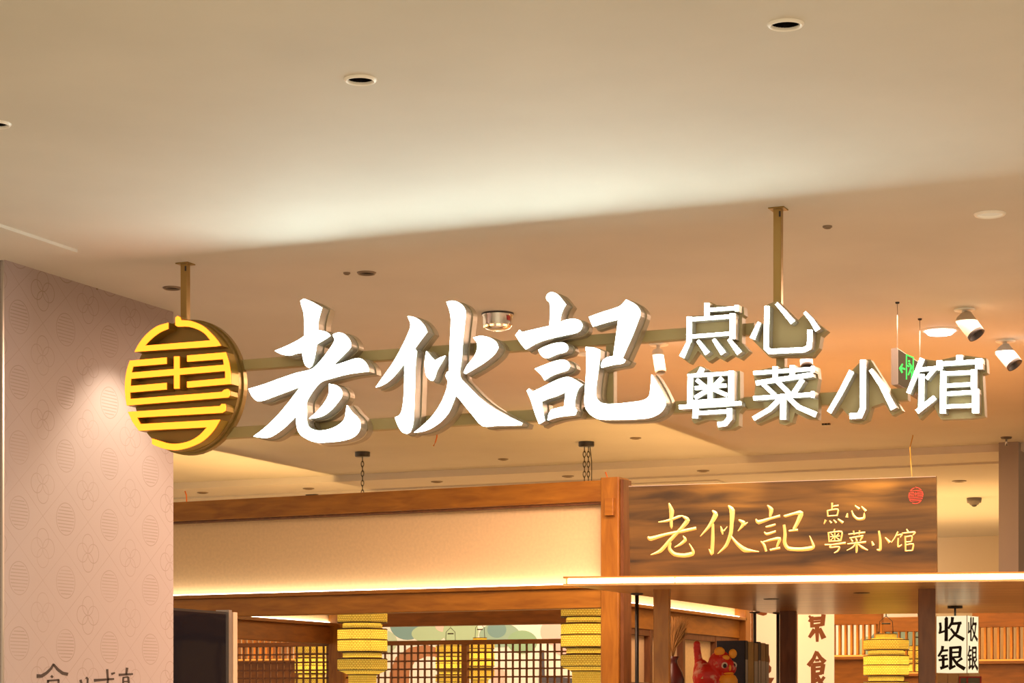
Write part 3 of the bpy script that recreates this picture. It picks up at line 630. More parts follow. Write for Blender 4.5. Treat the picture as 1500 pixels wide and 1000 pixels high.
BT = [[[(195,152,6),(208,190,24),(206,230,16),(207,262,14),(208,274,3)],[(145,243,4),(190,236,12),(240,218,13),(262,212,4)],[(258,213,5),(284,234,24),(252,275,15),(200,330,17),(155,380,17),(108,399,3)],[(95,312,8),(108,322,20),(180,302,13),(260,286,15),(326,272,14)],[(262,308,3),(273,328,17),(248,350,12),(222,363,3)],[(203,340,10),(198,370,17),(222,396,18),(268,402,19),(306,394,20),(310,378,12),(292,345,3)]],
 [[(402,188,6),(418,208,24),(388,262,15),(345,311,3)],[(405,250,12),(405,320,17),(402,370,18),(400,394,16),(386,372,3)],[(442,262,3),(449,285,14),(452,302,5)],[(474,264,3),(458,285,8)],[(478,164,5),(497,188,26),(495,250,18),(490,300,18),(468,355,15),(428,394,3)],[(528,232,5),(550,246,22),(545,262,14),(525,286,3)],[(572,244,4),(555,255,12)],[(490,308,8),(520,345,15),(556,374,24),(590,380,12),(626,384,3)]],
 [[(665,162,4),(684,184,22),(678,218,9)],[(610,228,5),(624,243,20),(680,226,12),(727,213,12)],[(658,266,6),(678,262,11),(705,254,9)],[(650,290,5),(664,300,13),(706,287,10)],[(634,334,4),(650,352,13),(660,383,11)],[(645,338,7),(690,326,12),(724,322,16),(715,350,12),(710,366,8)],[(678,376,10),(727,366,11)],[(744,211,5),(752,214,12),(795,202,13),(826,200,24),(812,240,19),(792,278,15)],[(768,285,8),(812,280,12)],[(745,255,12),(750,300,16),(748,340,17),(765,368,18),(820,373,18),(868,368,20),(886,358,14),(867,308,3)]],
 [[(975,150,10),(974,186,7)],[(977,168,7),(1006,163,8)],[(952,186,7),(955,216,7)],[(953,188,6),(1002,182,8),(998,214,7)],[(955,214,6),(998,211,6)],[(945,232,12),(936,252,4)],[(962,236,5),(972,247,10)],[(982,232,5),(995,246,10)],[(1002,228,6),(1027,246,14)]],
 [[(1048,200,4),(1045,220,14)],[(1068,188,6),(1078,212,10),(1098,228,13),(1126,224,14),(1128,198,4)],[(1084,164,5),(1105,180,12)],[(1115,168,5),(1136,190,13)]],
 [[(988,276,6),(980,292,5)],[(957,290,8),(961,338,7)],[(958,294,6),(1020,289,9),(1015,334,8)],[(961,335,6),(1014,332,6)],[(988,292,6),(987,334,6)],[(966,313,5),(1012,309,5)],[(968,298,4),(980,307,6)],[(1008,297,6),(997,307,4)],[(984,314,5),(968,329,4)],[(991,313,4),(1010,328,6)],[(940,351,7),(980,350,7),(1040,342,11)],[(972,352,6),(964,364,6),(1008,361,8),(1002,380,9),(985,390,4)]],
 [[(1053,301,6),(1133,292,9)],[(1077,284,8),(1080,304,6)],[(1106,282,8),(1104,303,6)],[(1058,319,6),(1124,308,9)],[(1064,322,5),(1073,336,9)],[(1087,318,5),(1093,332,9)],[(1120,314,9),(1108,333,5)],[(1048,347,6),(1137,338,10)],[(1092,334,10),(1092,378,11),(1090,390,4)],[(1086,348,8),(1072,364,7),(1045,378,3)],[(1098,347,6),(1120,364,12),(1145,377,5)]],
 [[(1164,334,5),(1172,354,15)],[(1198,284,9),(1205,330,12),(1204,374,14),(1188,374,4)],[(1228,316,5),(1250,340,15)]],
 [[(1290,288,9),(1276,315,6),(1258,340,4)],[(1284,306,6),(1308,302,8),(1300,316,4)],[(1291,318,8),(1290,360,9),(1308,350,5)],[(1330,276,6),(1338,290,9)],[(1312,292,7),(1308,308,5)],[(1312,296,6),(1370,291,9),(1360,306,4)],[(1324,308,8),(1326,382,8)],[(1325,314,6),(1356,310,8),(1353,336,7)],[(1326,338,6),(1353,336,6)],[(1326,352,6),(1362,348,8),(1358,378,8)],[(1326,380,6),(1358,378,6)]]]
for ch in BT: brush(mB, cb, ch).build('carved_character', M['gold'], bd)
# red seal: the emblem in small
def sealmap(x, y): return ((x-442)/785*83/1.05*1.13+1375, (y-483)/785*83+115)
mb = MB()
for i, s_ in enumerate(EMB): mb.prism([to(mB, cb([sealmap(*p) for p in s_]))], -.0012-.00003*i, 0)
mb.build('red_seal', M['red'], bd)
a_ = at(1060, 690, 9.0); lamp('board_spot', 'SPOT', (a_.x+.1, a_.y-.2, 3.1), 260, (1, .62, .22), .02, aim=tuple(at(1070, 715, 9.8)), cone=.40, blend=1)
a_ = at(1280, 690, 9.0); lamp('board_spot', 'SPOT', (a_.x+.1, a_.y-.2, 3.1), 260, (1, .62, .22), .02, aim=tuple(at(1270, 715, 9.6)), cone=.40, blend=1)

# ------------------------------------------------------------------ lanterns
def chain_mb(z0, z1, x=0, pitch=.030, s=1):
    mb = MB(); n = int((z1-z0)/pitch)
    for i in range(n):
        zc = z1-pitch*(i+.5); pts = []
        for k in range(10):
            a = 2*PI*k/10; u = .0085*s*math.cos(a); zz = zc+.0205*math.sin(a)
            pts.append((x+u, 0, zz) if i % 2 else (x, u, zz))
        mb.tube(pts, .0026*s, 5, closed=True)
    return mb
RIM = M['lantern_rim']
def lantern(px, pytop, d, W, label, top=CEIL, strands=1, cap=True, rot=PI/8, tiers=3, roof=False, power=2.2):
    """px: centre, pytop: pixel of the top tier's upper rim; W: width of the tiers"""
    c = at(px, pytop, d); s = W/.30; zt_ = c.z; k = 1/math.cos(PI/8); t = thing('lantern', label, 'lantern', (c.x, c.y, zt_-.75*s), YAW, group='yellow woven tiered lanterns')
    def ring(r, z): return (r*k*s, z*s)
    def tier(r, z1, z0, name='tier'):
        return MB().lathe([ring(r-.012, z1), ring(r, z1-.008), ring(r, z0+.008), ring(r-.012, z0)], 8, smooth=False, rot=rot).build(name, M['lantern'], t)
    def rim(r, z):
        MB().lathe([ring(r-.02, z+.003), ring(r+.0025, z+.003), ring(r+.0025, z-.003), ring(r-.02, z-.003), ring(r-.02, z+.003)], 8, smooth=False, rot=rot).build('rim', RIM, t)
    Z = .75
    tier(.15, Z, Z-.07); rim(.149, Z-.07)
    MB().lathe([(.001, Z*s+.012*s), ring(.09, Z+.012), ring(.148, Z-.004)], 8, smooth=False, rot=rot).build('top_cover', M['lantern'], t); rim(.148, Z)
    tier(.12, Z-.073, Z-.109, 'neck'); rim(.122, Z-.073); rim(.122, Z-.108)
    b = tier(.15, Z-.111, Z-.25); rim(.149, Z-.112); rim(.1505, Z-.178); rim(.149, Z-.25)
    tier(.118, Z-.253, Z-.292, 'neck'); rim(.12, Z-.256); rim(.12, Z-.291)
    tier(.15, Z-.294, Z-.365); rim(.149, Z-.296); rim(.149, Z-.364)
    MB().lathe([ring(.145, Z-.366), ring(.085, Z-.392), ring(.082, Z-.62), ring(.06, Z-.64)], 8, smooth=False, rot=rot).build('lower_drum', M['lantern'], t); rim(.088, Z-.392)
    MB().lathe([(.001, .02), (.03*s, .02), (.035*s, .09*s), (.001, .1*s)], 10).build('tassel_knob', RIM, t)
    if cap:
        MB().lathe([ring(.07, Z+.012), ring(.07, Z+.042), (.001, (Z+.043)*s)], 8, smooth=False, rot=rot).build('cap', M['lantern'], t); rim(.071, Z+.042)
    zz = Z*s+.04*s; ztop = top-(zt_-.75*s)
    for sx in (-1, 1): MB().tube([(sx*.05*s, 0, zz), (sx*.045*s, 0, zz+.09), (0, 0, zz+.13)], .0025, 5).build('hanging_wire', M['black'], t)
    MB().tube([(-.03*s, 0, zz+.075), (.03*s, 0, zz+.075)], .006, 5).build('lamp_holder', M['black'], t)
    for i in range(strands):
        chain_mb(zz+.12, ztop-.03, x=0 if strands == 1 else (-.012, .012)[i]).build('chain', M['exit_body'] if False else M['black'], t)
    if strands > 1: MB().tube([(.02, 0, ztop-.02), (.032, 0, ztop-.12), (.03, 0, zz+.1)], .003, 6).build('cable', M['black'], t)
    MB().lathe([(.001, ztop-.03), (.045, ztop-.03), (.048, ztop-.026), (.048, ztop)], 24).build('ceiling_mount', M['black'], t)
    lamp('lantern_bulb', 'POINT', (c.x, c.y, zt_-.18*s), power, (1, .75, .38), .03)
    return t
c1_ = onZ(531, 662, CEIL); lantern(531, 895, (c1_-EY).dot(FW), .305, 'yellow woven lantern hanging from a chain left of the lattice screen', cap=False)
c2_ = onZ(862, 647, CEIL); lantern(859, 886, (c2_-EY).dot(FW), .305, 'yellow woven lantern beside the right post of the wooden frame', strands=2, cap=False)
lantern(1298, 937, 15.4, .30, 'yellow woven lantern between the banner and the dark canopy post', roof=True)
lantern(1345, 953, 18.5, .30, 'yellow lantern half hidden behind the dark canopy post')
lantern(660, 946, 19.3, .26, 'yellow lantern glowing behind the lattice, left of its centre post', top=FARZ)
lantern(703, 940, 18.9, .25, 'yellow lantern glowing behind the lattice, right of its centre post', top=FARZ)
lantern(457, 946, 16.0, .24, 'yellow lantern behind the leftmost lattice screen', top=FARZ)

# ------------------------------------------------------------------ inner frame and lattice screens
GY = 13.25
def g(px, py, y=GY): return onY(px, py, y)
zr = g(690, 937).z; x_l = g(484, 950).x; x_l2 = g(507, 950).x; x_r = g(885, 950).x
ig = thing('inner_frame', 'inner wooden beam and post behind the hanging lanterns', 'frame', (x_l, GY, 0))
MB().bbox(0, x_l2-x_l, -.03, .09, 0, g(690, 893).z+.12, .004).build('post', M['wood_v'], ig)
MB().bbox(x_l2-x_l, RX-.09-x_l, -.02, .08, g(690, 915.5).z, g(690, 891).z+.08, .004).build('beam', M['wood_in'], ig)
def lattice(pa, pb, label, n, mid=None, ztop=None):
    xa_, xb_ = g(pa, 950).x, g(pb, 950).x; zt_ = ztop or zr; zb_ = 1.0
    t = thing('lattice_screen', label, 'screen', (xa_, GY, zb_)); W_ = xb_-xa_; H_ = zt_-zb_
    MB().bbox(0, W_, -.02, .03, H_-.03, H_, .002).build('rail', M['wood_in'], t)
    MB().bbox(0, W_, -.02, .03, 0, .03, .002).build('rail', M['wood_in'], t)
    vm = MB().box(-.0055, .0055, -.006, .006, .03, H_-.03).mesh('slat', M['wood_dark'])
    step = W_/n
    for i in range(1, n):
        if mid and i == mid:
            MB().bbox(i*step-.019, i*step+.019, -.02, .03, .03, H_-.03, .002).build('post', M['wood_in'], t); continue
        o = bpy.data.objects.new('slat', vm); C.objects.link(o); o.parent = t; o.location = (i*step, 0, 0)
    hm = MB().box(0, W_, -.004, .008, -.0055, .0055).mesh('cross_slat', M['wood_dark'])
    z_ = H_-.03-.053
    while z_ > .05:
        o = bpy.data.objects.new('cross_slat', hm); C.objects.link(o); o.parent = t; o.location = (0, .003, z_); z_ -= .0545
lattice(507, 885, 'brown lattice screen in front of the painted mural wall', 38, mid=18)
lattice(300, 484, 'brown lattice screen at far left beside the black display', 19, ztop=g(400, 941).z)

# left inner partition seen under the frame
LX = -7.03
lp = thing('side_partition', 'far left wooden partition with a lit cream strip', 'partition', (LX, 11.4, EYE), PI/2)
Ln = onX(489, 912, LX).y-11.4
MB().box(0, Ln, .01, .03, .55, 1.14).build('cream_panel', M['cream'], lp)
MB().bbox(0, Ln, -.05, .03, .55, .572, .002).build('ledge', M['wood_in'], lp)
MB().box(0, Ln, -.01, .005, .572, .58).build('led_strip', M['strip_soft'], lp)
MB().bbox(0, Ln, -.02, .06, 1.14, 1.19, .002).build('top_beam', M['wood_in'], lp)
MB().bbox(0, Ln+.05, -.01, .06, .43, .55, .003).build('beam', M['wood_in'], lp)
MB().bbox(Ln, Ln+.07, -.05, .06, -1.6, 1.1, .003).build('post', M['wood_v'], lp)
# slatted back screens with orange light ledges
def slat_screen(pa, pb, Y, ytop, ybase, pitch, label, low=True, beam=.12):
    xa_, xb_ = onY(pa, 940, Y).x, onY(pb, 940, Y).x; zt_ = onY((pa+pb)/2, ytop, Y).z; zb_ = onY((pa+pb)/2, ybase, Y).z
    t = thing('slat_screen', label, 'screen', (xa_, Y, 0)); W_ = xb_-xa_
    MB().bbox(0, W_, -.02, .05, zt_, zt_+beam, .003).build('beam', M['wood_in'], t)
    MB().bbox(0, W_, -.06, .05, zb_-.03, zb_-.008, .002).build('ledge', M['wood_in'], t)
    MB().box(0, W_, -.055, -.04, zb_-.008, zb_+.004).build('orange_light', M['orange_led'], t)
    MB().bbox(0, W_, -.02, .04, .0, zb_-.03, .003).build('lower_panel', M['wood_in'], t)
    n = int(W_/pitch); vm = MB().box(-.007, .007, -.03, .02, zb_-.01, zt_).mesh('slat', M['wood_v'])
    for i in range(n+1):
        o = bpy.data.objects.new('slat', vm); C.objects.link(o); o.parent = t; o.location = (i*W_/n, 0, 0)
    return t
slat_screen(1205, 1292, 16.0, 915, 960, .042, 'slatted wooden screen with orange light left of the tall lantern')
slat_screen(1425, 1560, 16.0, 918, 966, .046, 'slatted wooden screen with orange light beside the cashier lamp')
slat_screen(1285, 1372, 17.6, 925, 985, .055, 'slatted wooden screen behind the two right lanterns')
slat_screen(300, 452, 15.6, 931, 966, .052, 'slatted wooden screen with orange light behind the leftmost lattice')
lamp('ledge_light', 'AREA', tuple(onY(1250, 962, 15.9)), 2, (1, .45, .12), .6, (PI, 0, 0), sy=.05)
lamp('ledge_light', 'AREA', tuple(onY(1460, 966, 15.9)), 3, (1, .45, .12), 1.0, (PI, 0, 0), sy=.05)
lamp('ledge_light', 'AREA', tuple(onY(385, 966, 15.5)), 3, (1, .45, .12), 1.0, (PI, 0, 0), sy=.05)
# blinds behind: white curtain strips seen through the slats
mw = mat('white_strip', (.75, .62, .46), .7); mw2 = mat('tan_strip', (.40, .27, .16), .7)
t = thing('vertical_blind', 'pale vertical strips glimpsed behind the leftmost slats', 'blind', onY(300, 1000, 16.2))
wv = onY(450, 1000, 16.2).x-onY(300, 1000, 16.2).x
sm_ = MB().box(0, wv/16*.75, 0, .01, -.2, .62).mesh('strip', mw)
for i in range(16):
    o = bpy.data.objects.new('strip', sm_); C.objects.link(o); o.parent = t; o.location = (i*wv/16, 0, 0)
t = thing('vertical_blind', 'pale vertical strips behind the slats beside the cashier lamp', 'blind', onY(1425, 1000, 16.5))
wv = onY(1540, 1000, 16.5).x-onY(1425, 1000, 16.5).x
sm_ = MB().box(0, wv/11*.75, 0, .01, -.2, .62).mesh('strip', mw2)
for i in range(11):
    o = bpy.data.objects.new('strip', sm_); C.objects.link(o); o.parent = t; o.location = (i*wv/11, 0, 0)

# ------------------------------------------------------------------ mural on the back wall
MY = 19.97
t = thing('mural', 'painted wall mural of green clouds, pink blossoms and a brown arch', 'mural', (onY(690, 1000, MY).x, MY, 0))
bx = t.location.x
def mz(px, py): q_ = onY(px, py, MY); return (q_.x-bx, q_.z)
MB().box(mz(540, 950)[0], mz(1350, 950)[0], 0, .02, .6, 2.6).build('mural_ground', mat('mural_cream', (.78, .70, .60), .7), t)
def blob(cx, cy, rx_, ry_, col, k, name='cloud'):
    pts = [mz(cx+rx_*math.cos(a*PI/14), cy+ry_*math.sin(a*PI/14)) for a in range(28)]
    MB().prism([pts], -.002-.0006*k, 0).build(name, mat('mural_'+name, col, .7), t)
TEAL = (.16, .27, .25); GREEN = (.36, .46, .27); PALE = (.42, .50, .33); BROWN = (.36, .14, .05); PK = (.75, .45, .36)
arch = [(570, 1040), (571, 985), (580, 962), (600, 948), (625, 944), (645, 950), (648, 962), (625, 961), (608, 968), (600, 982), (597, 1040)]
MB().prism([[mz(*p) for p in arch]], -.0015, 0).build('arch', mat('mural_arch', BROWN, .7), t)
for k, b_ in enumerate([(560, 940, 22, 18, PALE), (597, 914, 26, 23, TEAL), (628, 928, 25, 13, GREEN), (650, 917, 12, 8, PK), (675, 925, 26, 24, GREEN), (732, 930, 30, 18, (.26, .37, .27)), (728, 922, 14, 12, TEAL), (765, 940, 22, 17, (.25, .38, .22)),
                       (812, 925, 20, 20, PK), (828, 945, 18, 16, (.72, .42, .36)), (730, 990, 10, 14, PK), (1305, 940, 30, 22, TEAL), (1340, 930, 20, 22, (.25, .36, .30)), (1270, 950, 14, 18, GREEN), (1325, 975, 30, 26, (.8, .78, .72))]):
    blob(*b_, k)
for pl, nm in (([(791, 952), (797, 952), (798, 990), (840, 993), (840, 1000), (790, 1000)], 'dark_outline'),): MB().prism([[mz(*p) for p in pl]], -.013, 0).build(nm, mat('mural_dark', (.06, .05, .06), .7), t)

# ------------------------------------------------------------------ black display by the pillar
DX = -5.45
y1d = onX(332, 950, DX).y; zt_d = onX(332, 896, DX).z
t = thing('display_screen', 'tall glossy black display standing behind the patterned pillar', 'display', (DX, y1d-.9, 0))
MB().bbox(-.06, .0, 0, .90, 0, zt_d, .003).build('housing', M['black'], t)
MB().box(.0, .004, .012, .885, .25, zt_d-.012).build('glass', M['glass_black'], t)
MB().box(-.06, .012, .90, .93, 0, zt_d+.01).build('edge_strip', M['silver'], t)
MB().box(-.06, .016, .935, .975, 0, zt_d+.0).build('light_strip', mat('pale_edge', (.6, .45, .32), .4), t)

# ------------------------------------------------------------------ writing at the foot of the pillar
t = thing('wall_lettering', 'dark brush lettering at the foot of the patterned pillar', 'lettering', (-4.75, 7.0, 1.6))
cw = crop(0, 840, 4.6875)
def onwall(x, y):
    px, py = cw([(x, y)])[0]; q_ = onX(px, py, -4.75); return (q_.y-7.0, q_.z-1.6)
def wl(strokes):
    mb = MB()
    for st in strokes:
        k = MB().prism([[onwall(*p) for p in bar(*st)]], 0, .0012); mb.add([(q_[1]+.0002, q_[0], q_[2]) for q_ in k.v], k.f)
    mb.build('brush_character', M['ink'], t)
wl([([(368,618),(352,648),(320,680),(285,702),(252,702)],12,26),([(366,622),(400,660),(430,682),(465,690)],14,22),([(350,700),(362,712)],14),([(322,735),(405,728)],12),([(330,730),(325,800)],12),([(402,728),(398,790)],12),([(330,765),(398,762)],9),([(318,800),(400,792)],12)])
wl([([(552,728),(565,770)],16,8),([(590,712),(602,722),(598,790)],14,8),([(575,760),(640,790)],9)])
wl([([(735,655),(740,720),(738,800)],14,10),([(645,732),(700,728),(782,722)],20,12),([(765,688),(788,680)],16,10)])
wl([([(872,645),(866,692)],16,10),([(815,694),(912,688)],16,12),([(845,712),(880,708)],9),([(846,710),(842,800)],10),([(880,708),(888,800)],12),([(846,740),(880,738)],8),([(846,770),(880,768)],8)])

# ------------------------------------------------------------------ hanging cashier lamp, banners
QY = at(1402, 940, 11.6); c = at(1371.5, 985, 11.6)
LM = frame((c.x, c.y, c.z), math.radians(-9)); ml = mapper(LM, 0)
t = thing('box_lamp', 'glowing square paper lamp with two large dark characters beside the canopy post', 'lamp', (c.x, c.y, c.z), math.radians(-9))
a = ml(1416.5, 940)[0]; h1 = ml(1390, 902)[1]
dd = a
MB().box(0, a, 0, dd, 0, h1).build('shade', M['lamp_paper'], t)
BEAD = mat('bead', (.55, .42, .22), .5)
for (xx, yy) in ((0, 0), (a, 0), (a, dd), (0, dd)): MB().box(xx-.0016, xx+.0016, yy-.0016, yy+.0016, -.004, h1+.004).build('corner_bead', BEAD, t)
MB().tube([(a*.5, dd*.3, h1), (a*.5, dd*.3, KZ-.018-c.z)], .006, 6).build('stem', M['black'], t)
MB().lathe([(.04, KZ-.03-c.z), (.04, KZ-.018-c.z), (.006, KZ-.018-c.z)], 12, Matrix.Translation((a*.5, dd*.3, 0))).build('stem_collar', M['black'], t)
cl = crop(1370, 880, 8.3375)
CH = [[([(60,262),(66,320),(60,388)],26),([(42,392),(130,362)],22),([(122,205),(136,215),(134,490)],36),([(212,195),(205,262),(160,340)],34,22),([(200,278),(322,268)],30),([(295,280),(268,378),(165,488)],32,20),([(188,335),(250,415),(352,472)],22,40)],
      [([(92,548),(85,600),(38,678)],32,22),([(78,608),(158,600)],24),([(65,672),(150,663)],22),([(42,722),(158,708)],24),([(98,672),(98,802)],30),([(62,822),(162,790)],34,24),([(190,558),(190,815)],34),([(180,572),(320,562)],28),([(308,562),(298,690)],30),([(200,628),(300,623)],20),([(200,688),(300,682)],22),([(168,828),(248,790)],32,22),([(212,695),(275,778),(362,830)],24,42),([(330,698),(268,745)],28,18)]]
for ch in CH:
    mb = MB(); ms = MB()
    for i, st in enumerate(ch):
        o = to(ml, cl(bar(st[0], *[q_*1.15 for q_ in st[1:]]))); mb.prism([o], -.0015-.00005*i, 0)
        k = MB().prism([[(x_/a*dd, z_) for x_, z_ in o]], 0, .0015); ms.add([(a+q_[1], q_[0], q_[2]) for q_ in k.v], k.f)
    mb.build('character', M['ink'], t); ms.build('side_character', M['ink'], t)
def banner(pa, pb, ytop, ybot, Y, chars, cr, label, edge=True):
    xa_, xb_ = onY(pa, 940, Y).x, onY(pb, 940, Y).x; z1 = onY((pa+pb)/2, ytop, Y).z; z0 = .9
    t = thing('banner', label, 'banner', (xa_, Y, z0)); MB().box(0, xb_-xa_, 0, .012, 0, z1-z0).build('cloth', M['paper'], t)
    if edge: MB().box(-.012, 0, -.004, .014, 0, z1-z0).build('edge_strip', M['wood_in'], t)
    mp = mapper(frame((xa_, Y, z0)), 0)
    for st in chars: 
        mb = MB()
        for i, q_ in enumerate(st): mb.prism([to(mp, cr(q_ if len(q_) > 2 and not isinstance(q_[1], (int, float)) else bar(q_[0], *[w_*1.45 for w_ in q_[1:]])))], -.001-.00004*i, 0)
        mb.build('brush_character', M['brown_ink'], t)
cb5 = crop(1160, 840, 4.41); cb4 = crop(880, 840, 5.0)
banner(1168.5, 1221.5, 880, 1000, 13.9,
  [[([(112,270),(122,290),(110,310)],10),([(120,292),(208,286)],16),([(128,275),(130,348)],16),([(205,262),(196,335)],20),([(130,338),(200,328)],14),([(128,312),(198,306)],9),([(162,335),(164,440)],22,12),([(148,360),(112,412)],22,14),([(178,352),(207,418)],16,24)],
   [([(160,500),(140,550),(106,595)],14,20),([(160,505),(185,545),(214,572)],14,22),([(150,560),(178,558)],12),([(130,590),(205,582)],18),([(138,590),(140,760)],22),([(203,582),(192,648)],20),([(140,618),(195,612)],12),([(140,650),(195,642)],14),([(140,700),(175,680)],14),([(160,655),(215,760)],16,26),([(210,665),(185,700)],14)]],
  cb5, 'cream hanging banner with large brown brush characters behind the counter')
banner(1103, 1152, 880, 1000, 13.7,
  [[[(1130,255),(1225,275),(1215,300),(1190,308),(1160,300),(1135,290)]], [[(1215,595),(1235,600),(1240,640),(1232,665),(1250,685),(1248,715),(1228,735),(1210,740)]], [[(1200,760),(1272,762),(1250,800),(1240,860),(1200,850)]]],
  cb4, 'pale hanging banner with brown marks behind the row of books')

# ------------------------------------------------------------------ counter shelf with tiger, books, vase
SZ = 1.655
sa = onZ(940, 1018, SZ); 
t = thing('display_shelf', 'wooden counter shelf carrying the toy tiger and books', 'shelf', (-3.95, 9.75, 0))
MB().bbox(0, 1.75, 0, 2.05, SZ-.03, SZ, .003).build('shelf_board', M['wood'], t)
MB().bbox(.02, 1.73, .05, 2.0, 0, SZ-.03, .003).build('cabinet', M['wood_in'], t)
def red_mat():
    m = mat('tiger_red', (.36, .012, .008), .45); nt = m.node_tree; p = nt.nodes['Principled BSDF']
    tc = nt.nodes.new('ShaderNodeTexCoord'); nz = nt.nodes.new('ShaderNodeTexNoise'); nz.inputs['Scale'].default_value = 22; nz.inputs['Detail'].default_value = 4
    nt.links.new(tc.outputs['Object'], nz.inputs['Vector']); r = nt.nodes.new('ShaderNodeValToRGB'); e = r.color_ramp.elements
    e[0].position = .56; e[0].color = (.62, .02, .012, 1); e[1].position = .66; e[1].color = (.75, .36, .26, 1)
    nt.links.new(nz.outputs['Fac'], r.inputs['Fac']); nt.links.new(r.outputs['Color'], p.inputs['Base Color']); return m
M['tiger'] = red_mat(); M['tiger_y'] = mat('tiger_yellow', (.95, .40, .03), .5); M['eye_w'] = mat('eye_white', (.75, .65, .55), .4)
td = 10.75
tb = at(1045, 1000, td); t = thing('toy_tiger', 'red patterned toy tiger with yellow ears standing before the books', 'toy', (tb.x, tb.y, SZ), YAW)
def tp_(px, py, dd_=0): q_ = at(px, py, td+dd_); v_ = q_-Vector((tb.x, tb.y, SZ)); return Vector((v_.dot(RT), v_.dot(FW), v_.z))
pxm = td/F
body = MB()
body.ball(tp_(1038, 992, .0), (24*pxm, 20*pxm, 22*pxm), 16)
body.ball(tp_(1028, 985, .02), (13*pxm, 15*pxm, 20*pxm), 16)
body.ball(tp_(1055, 972, -.01), (18*pxm, 18*pxm, 20*pxm), 16)
body.ball(tp_(1064, 978, -.03), (15*pxm, 14*pxm, 14*pxm), 16)
for i in range(9): body.ball(tp_(1022+1.2*math.sin(i*.6)+(i == 0)*3, 985-i*5.2, .03), ((7-.2*i)*pxm,)*3, 12)
for sx, dy in ((1024, .03), (1056, -.03)): body.ball(tp_(sx, 1004, dy), (8*pxm, 9*pxm, 14*pxm), 12)
bo = body.build('body', M['tiger'], t); rm = bo.modifiers.new('remesh', 'REMESH'); rm.mode = 'VOXEL'; rm.voxel_size = .004; rm.use_smooth_shade = True
sm2 = bo.modifiers.new('smooth', 'SMOOTH'); sm2.iterations = 3
for px, py, dy in ((1054, 954, -.045), (1073.5, 957, -.05)):
    e_ = MB().ball(tp_(px, py, dy), (8*pxm if px < 1060 else 6*pxm, 4*pxm, 7*pxm), 14).build('ear', M['tiger_y'], t)
MB().ball(tp_(1066, 998, -.035), (15*pxm, 12*pxm, 13*pxm), 14).build('chest', M['tiger_y'], t)
MB().ball(tp_(1067, 986, -.055), (8*pxm, 6*pxm, 2.5*pxm), 14).build('mouth', M['tiger_y'], t)
for px, py, dy in ((1061.5, 974.5, -.068), (1074.5, 974, -.045)):
    e_ = MB().ball(tp_(px, py, dy), (5*pxm, 3*pxm, 5.2*pxm), 14).build('eye', M['eye_w'], t)
    MB().ball(tp_(px+.3, py+.3, dy-.006), (3*pxm, 2.5*pxm, 3.3*pxm), 12).build('pupil', M['ink'], e_)
MB().ball(tp_(1063, 963, -.055), (6*pxm, 3*pxm, 4*pxm), 12).build('forehead_patch', M['tiger_y'], t)
MB().ball(tp_(1069, 978, -.068), (2.5*pxm, 3*pxm, 5*pxm), 10).build('nose', M['tiger_y'], t)
for px, py, dy in ((1030, 992, -.06),):
    MB().prism([[(tp_(px-5, py+2).x, tp_(px, py+2).z), (tp_(px+6, py+2).x, tp_(px, py+2).z), (tp_(px+1, py-5).x, tp_(px, py-5).z)]], tp_(px, py, dy).y, tp_(px, py, dy).y+.02).build('flank_mark', mat('mark', (.7, .55, .3), .6), t)
# books: covers face the front, spines face the right
def book_mat(n, c): return mat(n, c, .45, noise=.15, nscale=30)
bx0 = at(1050, 940, 11.3); wx = onY(1091.5, 960, bx0.y).x-bx0.x; zb_t = onY(1075, 938, bx0.y).z
yy = bx0.y
NAVY = book_mat('navy_cloth', (.012, .014, .035)); GOLD = book_mat('gold_cloth', (.42, .24, .06)); TAN = book_mat('tan_cloth', (.33, .19, .08)); BRN = book_mat('brown_cloth', (.24, .12, .04))
LBL = mat('book_label', (.5, .42, .34), .6); PG = mat('pages', (.6, .52, .4), .8)
books = [(NAVY, .050, True, 'dark navy boxed book with pale spine label, nearest the toy tiger'), (GOLD, .105, False, 'thick golden spine book second in the row'),
         (TAN, .075, True, 'tan book with pale label, third in the row'), (NAVY, .05, True, 'slim navy book between tan books'),
         (TAN, .09, True, 'wide tan book behind the slim navy one'), (BRN, .06, True, 'brown book at the far end of the row')]
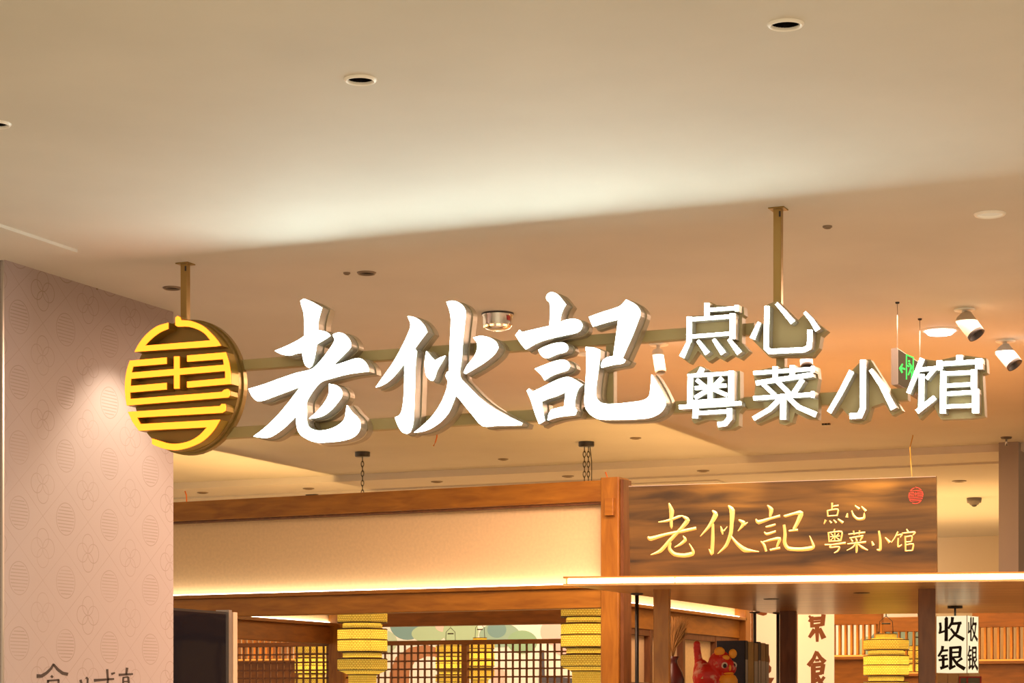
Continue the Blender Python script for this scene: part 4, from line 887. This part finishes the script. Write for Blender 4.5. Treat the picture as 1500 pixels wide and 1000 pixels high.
for i, (m_, th, lb, lab) in enumerate(books):
    z_ = zb_t-SZ-(i % 3)*.004
    t = thing('book', lab, 'book', (bx0.x, yy, SZ), group='books standing on the counter shelf')
    MB().box(.006, wx-.004, .003, th-.003, .003, z_-.004).build('pages', PG, t)
    MB().box(0, wx, 0, .003, 0, z_).box(0, wx, th-.005, th-.002, 0, z_).box(wx-.003, wx, 0, th-.002, 0, z_).build('cover', m_, t)
    if lb: MB().box(wx, wx+.001, .004, th-.006, z_*.2, z_*.66).build('spine_label', LBL, t)
    yy += th
# pampas vase
vd = 11.15; vb = at(985, 1000, vd); t = thing('vase', 'dark red vase holding dry pampas grass behind the canopy post', 'vase', (vb.x, vb.y, SZ))
s_ = vd/F
MB().lathe([(.001, 0), (12*s_, 0), (17*s_, 14*s_), (18*s_, 24*s_), (14*s_, 36*s_), (8*s_, 46*s_), (7*s_, 52*s_), (10*s_, 58*s_), (9*s_, 58*s_), (5*s_, 50*s_)], 20).build('jar', M['red'] if False else mat('oxblood_glaze', (.07, .008, .005), .35), t)
gm = mat('pampas', (.30, .15, .04), .95)
mb = MB()
for i in range(170):
    a = random.uniform(-.9, .9); b_ = random.uniform(-.6, .6); h_ = random.uniform(55, 112)
    p0_ = Vector((0, 0, 52*s_)); p1_ = Vector((a*4*s_+2*s_, b_*4*s_, (52+h_*.3)*s_)); p2_ = Vector((a*17*s_+8*s_, b_*14*s_, (50+h_*.6)*s_))
    mb.tube([p0_, p1_, p2_], [.0014, .003, .0012], 4)
mb.build('pampas_grass', gm, t, kind='stuff')
# small things under the cashier lamp
c = at(1372, 1000, 12.6); t = thing('cupboard', 'pale cupboard top under the glowing cashier lamp', 'cupboard', (c.x, c.y, 0))
MB().bbox(0, .19, 0, .3, 0, 1.795, .003).build('carcass', mat('pale_cream', (.62, .45, .24), .5), t)
for k in range(3): MB().bbox(.006+k*.062, .062+k*.062, -.006, 0, 1.0, 1.785, .001).build('door', mat('pale_cream_door', (.66, .49, .27), .5), t)
c = at(1405, 1005, 12.3); t = thing('picture_frame', 'small dark red framed picture at the foot of the cashier lamp', 'picture', (c.x, c.y, c.z-.05))
MB().box(.004, .12, .002, .006, .0, .098).build('picture', mat('picture_green', (.18, .2, .14), .5), t)
for b_ in ((0, .125, -.004, .01, .098, .106), (0, .008, -.004, .01, 0, .1), (.042, .05, -.004, .01, 0, .1), (.117, .125, -.004, .01, 0, .1), (0, .125, -.004, .01, 0, .008)): MB().box(*b_).build('frame_bar', M['label_red'], t)
